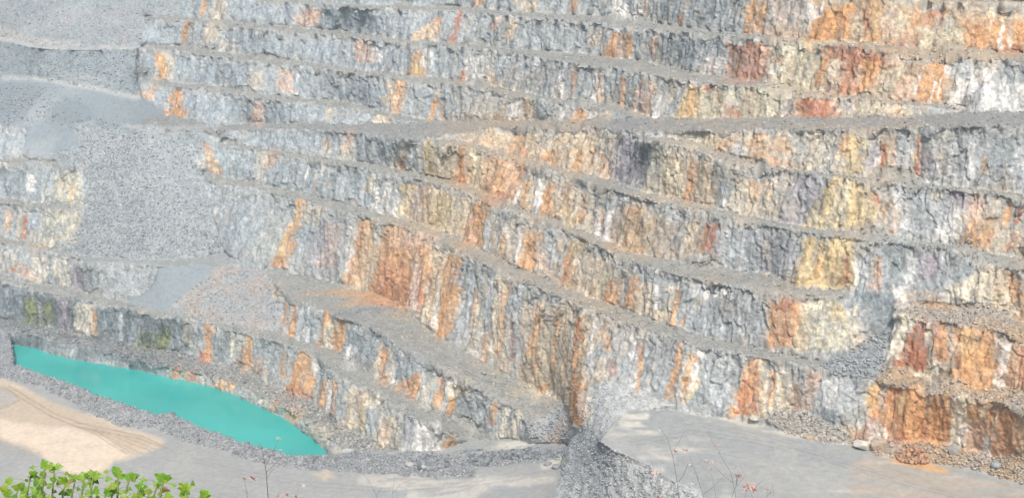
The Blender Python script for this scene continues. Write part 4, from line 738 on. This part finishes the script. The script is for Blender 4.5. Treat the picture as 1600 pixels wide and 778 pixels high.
boulder(1556,724,12,10,(.33,.36,.39),'bluish grey boulder on brown scree near the right edge',seed=4)
boulder(1178,650,20,7,(.48,.46,.41),'flat pale slab at the foot of the rusty streak by the raised floor',seed=5)
boulder(769,583,11,9,(.42,.41,.38),'larger of two grey boulders on the wide stained ledge',seed=6)
boulder(756,581,8,6,(.36,.36,.35),'smaller of two grey boulders on the wide stained ledge',seed=7)
boulder(757,721,14,11,(.25,.27,.30),'dark angular block on the rubble at the end of the berm',seed=8)
boulder(735,702,11,8,(.27,.28,.30),'dark block on top of the berm above the pale dusty gap',seed=9)
boulder(662,729,9,7,(.45,.45,.43),'light grey block in front of the dark rubble heap',seed=10)
boulder(639,722,11,8,(.40,.40,.38),'grey block at the left end of the dark rubble heap',seed=11)
boulder(855,721,11,7,(.26,.27,.28),'dark block on pale ground left of the rubble bank',seed=12)
boulder(868,727,11,8,(.30,.31,.32),'grey block touching the foot of the rubble bank',seed=13)
boulder(1196,427,13,8,(.42,.38,.33),'tan boulder on the brown ledge in the middle of the wall',seed=14)
boulder(1302,682,10,7,(.46,.44,.40),'small grey boulder at the back edge of the raised floor',seed=15)
# the reddish heap of broken rock: one heap
def heap(u,v,wpx,hpx,col,label):
    p=ground(u,v+hpx*.4); m=np.linalg.norm(p-np.array([0,0,CAM_Z]))/F
    n=700; r=np.random.default_rng(5); a=r.random(n)*6.283; q=np.sqrt(r.random(n)); hh=(1-q**1.4)
    ctr=np.stack([q*np.cos(a)*wpx*m*.5,q*np.sin(a)*wpx*m*.42,hh*hpx*m*.75*r.random(n)**.4],1)
    s=.22+.75*r.random(n)**2.4
    v=ICO[None]*(1+.28*r.standard_normal((n,12,1)))*s[:,None,None]*.5
    Vh=(v+ctr[:,None]).reshape(-1,3); Q=(ICF[None]+(np.arange(n)*12)[:,None,None]).reshape(-1,3)
    cc=np.repeat(np.array(col)*(.7+.7*r.random((n,1))),12,0)
    o=mesh_obj('rubble_heap',Vh,Q,np.clip(cc,.03,.8),M_STONE,smooth_=False); o.location=p; tag(o,label,'rubble heap')
heap(1428,704,50,22,(.40,.25,.17),'rust red heap of broken rock at the foot of the orange wall')

# ------------------------------------------------------------------ the hillside the photograph is taken from, and its plants
C0=np.array([0,0,CAM_Z])
def hill_z(x,y): return CAM_Z-1.65-.56*y+.12*math.sin(x*1.3)+.06*math.sin(3*x+y)-.0006*x*x
hx=np.linspace(-60,60,61); hy=np.concatenate([np.linspace(-40,20,61),np.linspace(22,150,40)])
HV=np.array([(x,y,max(hill_z(x,y),6) if y>0 else CAM_Z-1.65-.05*y) for y in hy for x in hx]); nx=len(hx)
HQ=np.array([(j*nx+i,j*nx+i+1,(j+1)*nx+i+1,(j+1)*nx+i) for j in range(len(hy)-1) for i in range(nx-1)])
HV[:,2]-=.25
tag(mesh_obj('hillside',HV,HQ,np.tile(np.array([[.30,.26,.19]]),(len(HV),1)),mm),'earth hillside below the viewpoint','hillside','structure')

def at(u,v,y):
    d=ray(u,v); return C0+d*(y/d[1])
def simple(name,col,rough=.6,trans=0.0,var=0.0):
    m=bpy.data.materials.new(name); m.use_nodes=True; nt=m.node_tree; b=nt.nodes['Principled BSDF']; b.inputs['Roughness'].default_value=rough; b.inputs['Base Color'].default_value=(*col,1)
    at_=nt.nodes.new('ShaderNodeAttribute'); at_.attribute_name='Col'
    ge=nt.nodes.new('ShaderNodeNewGeometry'); nz=nt.nodes.new('ShaderNodeTexNoise'); nz.inputs['Scale'].default_value=30; nt.links.new(ge.outputs['Position'],nz.inputs['Vector'])
    mr=nt.nodes.new('ShaderNodeMapRange'); mr.inputs['To Min'].default_value=1-var; mr.inputs['To Max'].default_value=1+var; nt.links.new(nz.outputs[0],mr.inputs['Value'])
    mx=nt.nodes.new('ShaderNodeVectorMath'); mx.operation='SCALE'; nt.links.new(at_.outputs['Color'],mx.inputs[0]); nt.links.new(mr.outputs[0],mx.inputs['Scale']); nt.links.new(mx.outputs[0],b.inputs['Base Color'])
    if trans:
        tr=nt.nodes.new('ShaderNodeBsdfTranslucent'); nt.links.new(mx.outputs[0],tr.inputs['Color']); ms=nt.nodes.new('ShaderNodeMixShader'); ms.inputs[0].default_value=trans
        out=nt.nodes['Material Output']; nt.links.new(b.outputs[0],ms.inputs[1]); nt.links.new(tr.outputs[0],ms.inputs[2]); nt.links.new(ms.outputs[0],out.inputs['Surface'])
    return m
M_LEAF=simple('green_leaf',(.12,.3,.03),.45,.35,.25); M_STEM=simple('plant_stem',(.2,.2,.1),.7,0,.2); M_DRY=simple('dry_plant',(.3,.15,.12),.8,.15,.2)
class MB:
    def __init__(s): s.v=[]; s.f3=[]; s.c=[]
    def tube(s,pts,r0,r1,col,n=6):
        pts=[np.array(p,float) for p in pts]; b=len(s.v)
        for i,p in enumerate(pts):
            d=pts[min(i+1,len(pts)-1)]-pts[max(i-1,0)]; d/=np.linalg.norm(d)+1e-9
            a=np.cross(d,(0,1,.13)); a/=np.linalg.norm(a)+1e-9; e=np.cross(d,a); r=r0+(r1-r0)*i/max(len(pts)-1,1)
            for k in range(n): s.v.append(p+r*(math.cos(6.283*k/n)*a+math.sin(6.283*k/n)*e)); s.c.append(col)
        for i in range(len(pts)-1):
            for k in range(n):
                q=b+i*n+k; w=b+i*n+(k+1)%n; s.f3+=[(q,w,w+n),(q,w+n,q+n)]
        s.v.append(pts[-1]); s.c.append(col); e=len(s.v)-1
        for k in range(n): s.f3.append((b+(len(pts)-1)*n+k,b+(len(pts)-1)*n+(k+1)%n,e))
    def leaf(s,base,dirv,nrm,L,col,out):
        d=np.array(dirv,float); d/=np.linalg.norm(d); n=np.array(nrm,float); n-=d*(n@d); n/=np.linalg.norm(n)+1e-9; a=np.cross(d,n); b=len(s.v)
        s.v.append(np.array(base)+d*L*.30+n*L*.03); s.c.append(tuple(np.array(col)*.9))
        m=[]
        for x,y in out:
            dr=-.16*x*x-.22*max(y-.3,0)**2*2+.05*math.sin(9*x+7*y)
            s.v.append(np.array(base)+a*x*L+d*y*L+n*dr*L); s.c.append(tuple(np.array(col)*(1+.12*math.sin(5*x+11*y)))); m.append(len(s.v)-1)
        for i in range(len(m)): s.f3.append((b,m[i],m[(i+1)%len(m)]))
    def build(s,name,m,parent): return mesh_obj(name,np.array(s.v)-0,np.array(s.f3),np.array(s.c),m,parent,smooth_=False)
# lobed leaf: three pointed lobes with shallow teeth
half=[(0.05,.0),(.20,-.10),(.34,-.06),(.42,.06),(.55,.22),(.47,.30),(.44,.40),(.34,.42),(.33,.56),(.24,.66),(.20,.80),(.10,.92),(.0,1.06)]
OUTL=half+[(-x,y) for x,y in half[-2::-1]]
OVAL=[(0.04,0),(.22,.06),(.36,.25),(.40,.45),(.33,.68),(.18,.88),(0,1.04),(-.18,.88),(-.33,.68),(-.40,.45),(-.36,.25),(-.22,.06),(-.04,0)]
def shrub(label,shoots,y0,seed,dense=1.0):
    r=random.Random(seed); root_u=sum(s[0][0] for s in shoots)/len(shoots); rp=at(root_u,800,y0); rz=hill_z(rp[0],y0)-.25
    e=empty('leafy_shrub',(float(rp[0]),float(y0),float(rz))); tag(e,label,'shrub')
    st=MB(); lf=MB(); px=y0/F/.93
    for path in shoots:
        yy=y0+r.uniform(-.25,.35)
        pts=[at(u,v,yy+.03*i) for i,(u,v) in enumerate(path)]
        low=np.array([rp[0]*.6+pts[0][0]*.4,yy-.05,rz]); mid=(low+pts[0])/2+np.array([r.uniform(-.06,.06),0,0])
        full=[low,mid]+pts
        st.tube(full,.011,.0035,(.16,.22,.06))
        # leaves along the visible part, in a spiral
        seg=[mid]+pts; k=0
        for a,b in zip(seg[:-1],seg[1:]):
            nl=max(2,int(np.linalg.norm(b-a)/(.018/dense)))
            for i in range(nl):
                p=a+(b-a)*(i+r.random())/nl; an=k*2.4+r.uniform(-.5,.5); k+=1
                out=np.array([math.cos(an),math.sin(an)*.8-.15,r.uniform(-.1,.55)]); pet=p+out*r.uniform(.02,.085)
                st.tube([p,(p+pet)/2+np.array([0,0,.008]),pet],.0018,.0012,(.25,.32,.08),4)
                g=r.random(); q=r.random(); col=(.10+.24*g,.27+.28*g,.025+.04*g) if q<.8 else ((.32,.42,.07) if q<.95 else (.34,.27,.10))
                L=.020+.032*r.random()
                dv=np.array([out[0],.4*out[1],r.uniform(-.8,.3)]); nr=np.array([r.uniform(-.5,.5)+.3*out[0],-.95+r.uniform(-.3,.5),.45+r.uniform(-.3,.4)])
                lf.leaf(pet,dv,nr,L,col,OUTL if r.random()<.75 else OVAL)
        p=pts[-1]
        for i in range(3):
            an=r.random()*6.283; g=r.random()
            lf.leaf(p,(math.cos(an),.3*math.sin(an),r.uniform(-.3,.7)),(r.uniform(-.4,.4),-.9,r.uniform(.1,.6)),r.uniform(.03,.055),(.17+.14*g,.40+.08*g,.045),OUTL)
    st.build('stem',M_STEM,e); lf.build('foliage',M_LEAF,e)
shrub('tall leafy green shrub with lobed leaves at the bottom left corner',[
 [(22,800),(24,775),(30,762)],[(40,800),(42,775),(48,742)],[(62,800),(66,765),(70,728)],[(80,800),(82,770),(85,734)],[(95,800),(98,775),(102,752)],[(112,800),(112,775),(118,748)],[(54,800),(55,782),(58,768)],[(10,810),(12,795),(15,772)]],6.2,3)
shrub('dense bright green shrub right of the tall one, in front of the sand',[
 [(128,800),(128,770),(132,744)],[(142,800),(142,765),(146,742)],[(160,800),(163,782),(165,770)],[(182,800),(184,765),(185,738)],[(196,800),(196,770),(203,745)],[(212,800),(214,776),(220,760)],[(172,800),(174,780),(176,766)],[(235,800),(240,775),(246,758)],[(248,800),(252,765),(256,748)]],6.0,8)
shrub('small darker green sprig standing alone right of the dense shrub',[
 [(286,805),(288,780),(292,762)],[(276,810),(280,790),(284,774)],[(306,810),(310,785),(314,772)]],6.1,21,.8)

def weed(label,stems,heads,y0,col=(.20,.15,.15)):
    u0=sum(s[0][0][0] for s in stems)/len(stems); rp=at(u0,800,y0); rz=hill_z(rp[0],y0)-.25
    e=empty('dry_weed',(float(rp[0]),float(y0),float(rz))); tag(e,label,'dry weed')
    px=y0/F; st=MB()
    for path,w in stems:
        pts=[at(u,v,y0+.02*i) for i,(u,v) in enumerate(path)]
        if path[0][1]>=778: pts=[np.array([rp[0]+(pts[0][0]-rp[0])*.5,y0,rz])]+pts
        st.tube(pts,w*px*.38,max(w*.3,.45)*px*.4,col,5)
    st.build('stem',M_DRY,e)
    r=random.Random(int(u0))
    for u,v,s,c in heads:
        h=MB(); p=at(u,v,y0)
        for i in range(11):
            an=i*2.4; el=r.uniform(-.5,.9); k=r.random()
            cc=tuple(np.array(c)*(.7+.6*k)) if k<.7 else (.62,.52,.48)
            h.leaf(p,(math.cos(an)*math.cos(el),.5*math.sin(an),math.sin(el)),(r.uniform(-.5,.5),-1,.4),s*px*r.uniform(.3,.62),cc,[(0.02,0),(.12,.3),(.10,.7),(0,1),(-.10,.7),(-.12,.3)])
        h.build('seed_head',M_DRY,e)
RD=(.42,.17,.14); PK=(.62,.44,.40); WH=(.70,.64,.60)
weed('tallest bare dark weed stem standing in front of the right tip of the lake',[([(421,800),(418,765),(416,738),(412,712),(406,692)],2.6),([(416,748),(424,736),(429,731)],1.2),([(414,730),(424,710),(432,694),(435,684)],1.1),([(415,738),(428,726),(440,716)],.9)],[(435,685,10,WH),(438,703,7,WH)],6.5,(.15,.12,.13))
weed('short weed with one red leaf left of the tall bare stem',[([(388,800),(386,770),(383,755),(380,742)],1.3),([(384,768),(378,764)],.9)],[(394,747,13,RD),(381,748,8,RD),(385,769,7,RD)],6.3)
weed('low weed with dark red tufts right of the tall bare stem',[([(440,800),(440,780),(438,772)],1.1),([(462,800),(464,780),(466,760)],1.0),([(452,800),(448,782),(442,776)],.9)],[(437,774,12,RD),(461,775,13,RD),(474,758,9,WH),(448,773,8,RD)],6.2)
weed('thin forked weed without leaves below the dark rubble heap',[([(592,800),(590,778),(580,757),(563,733)],1.1),([(612,800),(613,772),(617,745)],1.0),([(614,770),(625,756),(640,750)],.8),([(588,772),(596,762)],.7)],[],6.4)
weed('leaning dry weed with one pink head in front of the rubble bank',[([(1038,800),(1032,775),(1026,742)],.9),([(1030,770),(1020,728),(1015,708)],.8),([(1036,785),(1026,780)],.8)],[(1025,740,17,PK),(1029,777,12,RD),(1036,735,8,WH)],6.0)
weed('tall dry weed with one side branch at the left of the right hand cluster',[([(1066,805),(1060,770),(1057,745),(1051,712),(1043,685),(1034,672)],1.7),([(1060,752),(1068,742),(1073,728),(1075,723)],1.6),([(1050,706),(1062,688),(1070,672)],.7)],[(1054,705,11,RD),(1071,703,11,PK),(1080,728,10,WH),(1030,672,6,WH)],6.1)
weed('slender dry weed with a pale star shaped head among the red ones',[([(1104,805),(1098,772),(1090,745),(1083,722)],1.3),([(1098,772),(1112,762),(1130,744)],.8),([(1092,752),(1085,735),(1078,712)],.7),([(1122,805),(1118,770),(1112,742)],.9)],[(1108,720,17,WH),(1110,733,9,PK)],6.2)
weed('long leaning dry weed reaching up over the pale streaks',[([(1152,805),(1149,770),(1142,738),(1124,708),(1112,688),(1107,672)],1.2),([(1146,754),(1130,742),(1116,728)],.9),([(1124,708),(1126,695)],.7),([(1150,760),(1165,742),(1157,728)],.7)],[(1123,697,9,PK),(1110,700,6,WH)],6.05)
weed('red tipped dry weed beside the largest pink seed head',[([(1140,808),(1144,775),(1150,758),(1154,742)],1.7),([(1150,758),(1153,735)],1.2)],[(1153,744,12,RD),(1157,742,8,RD),(1150,748,8,RD)],6.3)
weed('dry weed with the largest pink seed head at the right of the cluster',[([(1182,808),(1177,780),(1171,762)],1.4),([(1160,808),(1162,780),(1168,764)],1.0),([(1172,766),(1186,755),(1194,748)],.7)],[(1170,758,26,PK),(1176,764,17,RD),(1164,766,13,PK)],5.9)
weed('sparse twig at the far right end of the weed cluster',[([(1196,808),(1197,782),(1199,766)],1.2),([(1198,775),(1203,769)],.8),([(1210,808),(1209,775),(1206,752)],.6)],[(1198,764,8,RD),(1203,769,6,RD)],6.2)
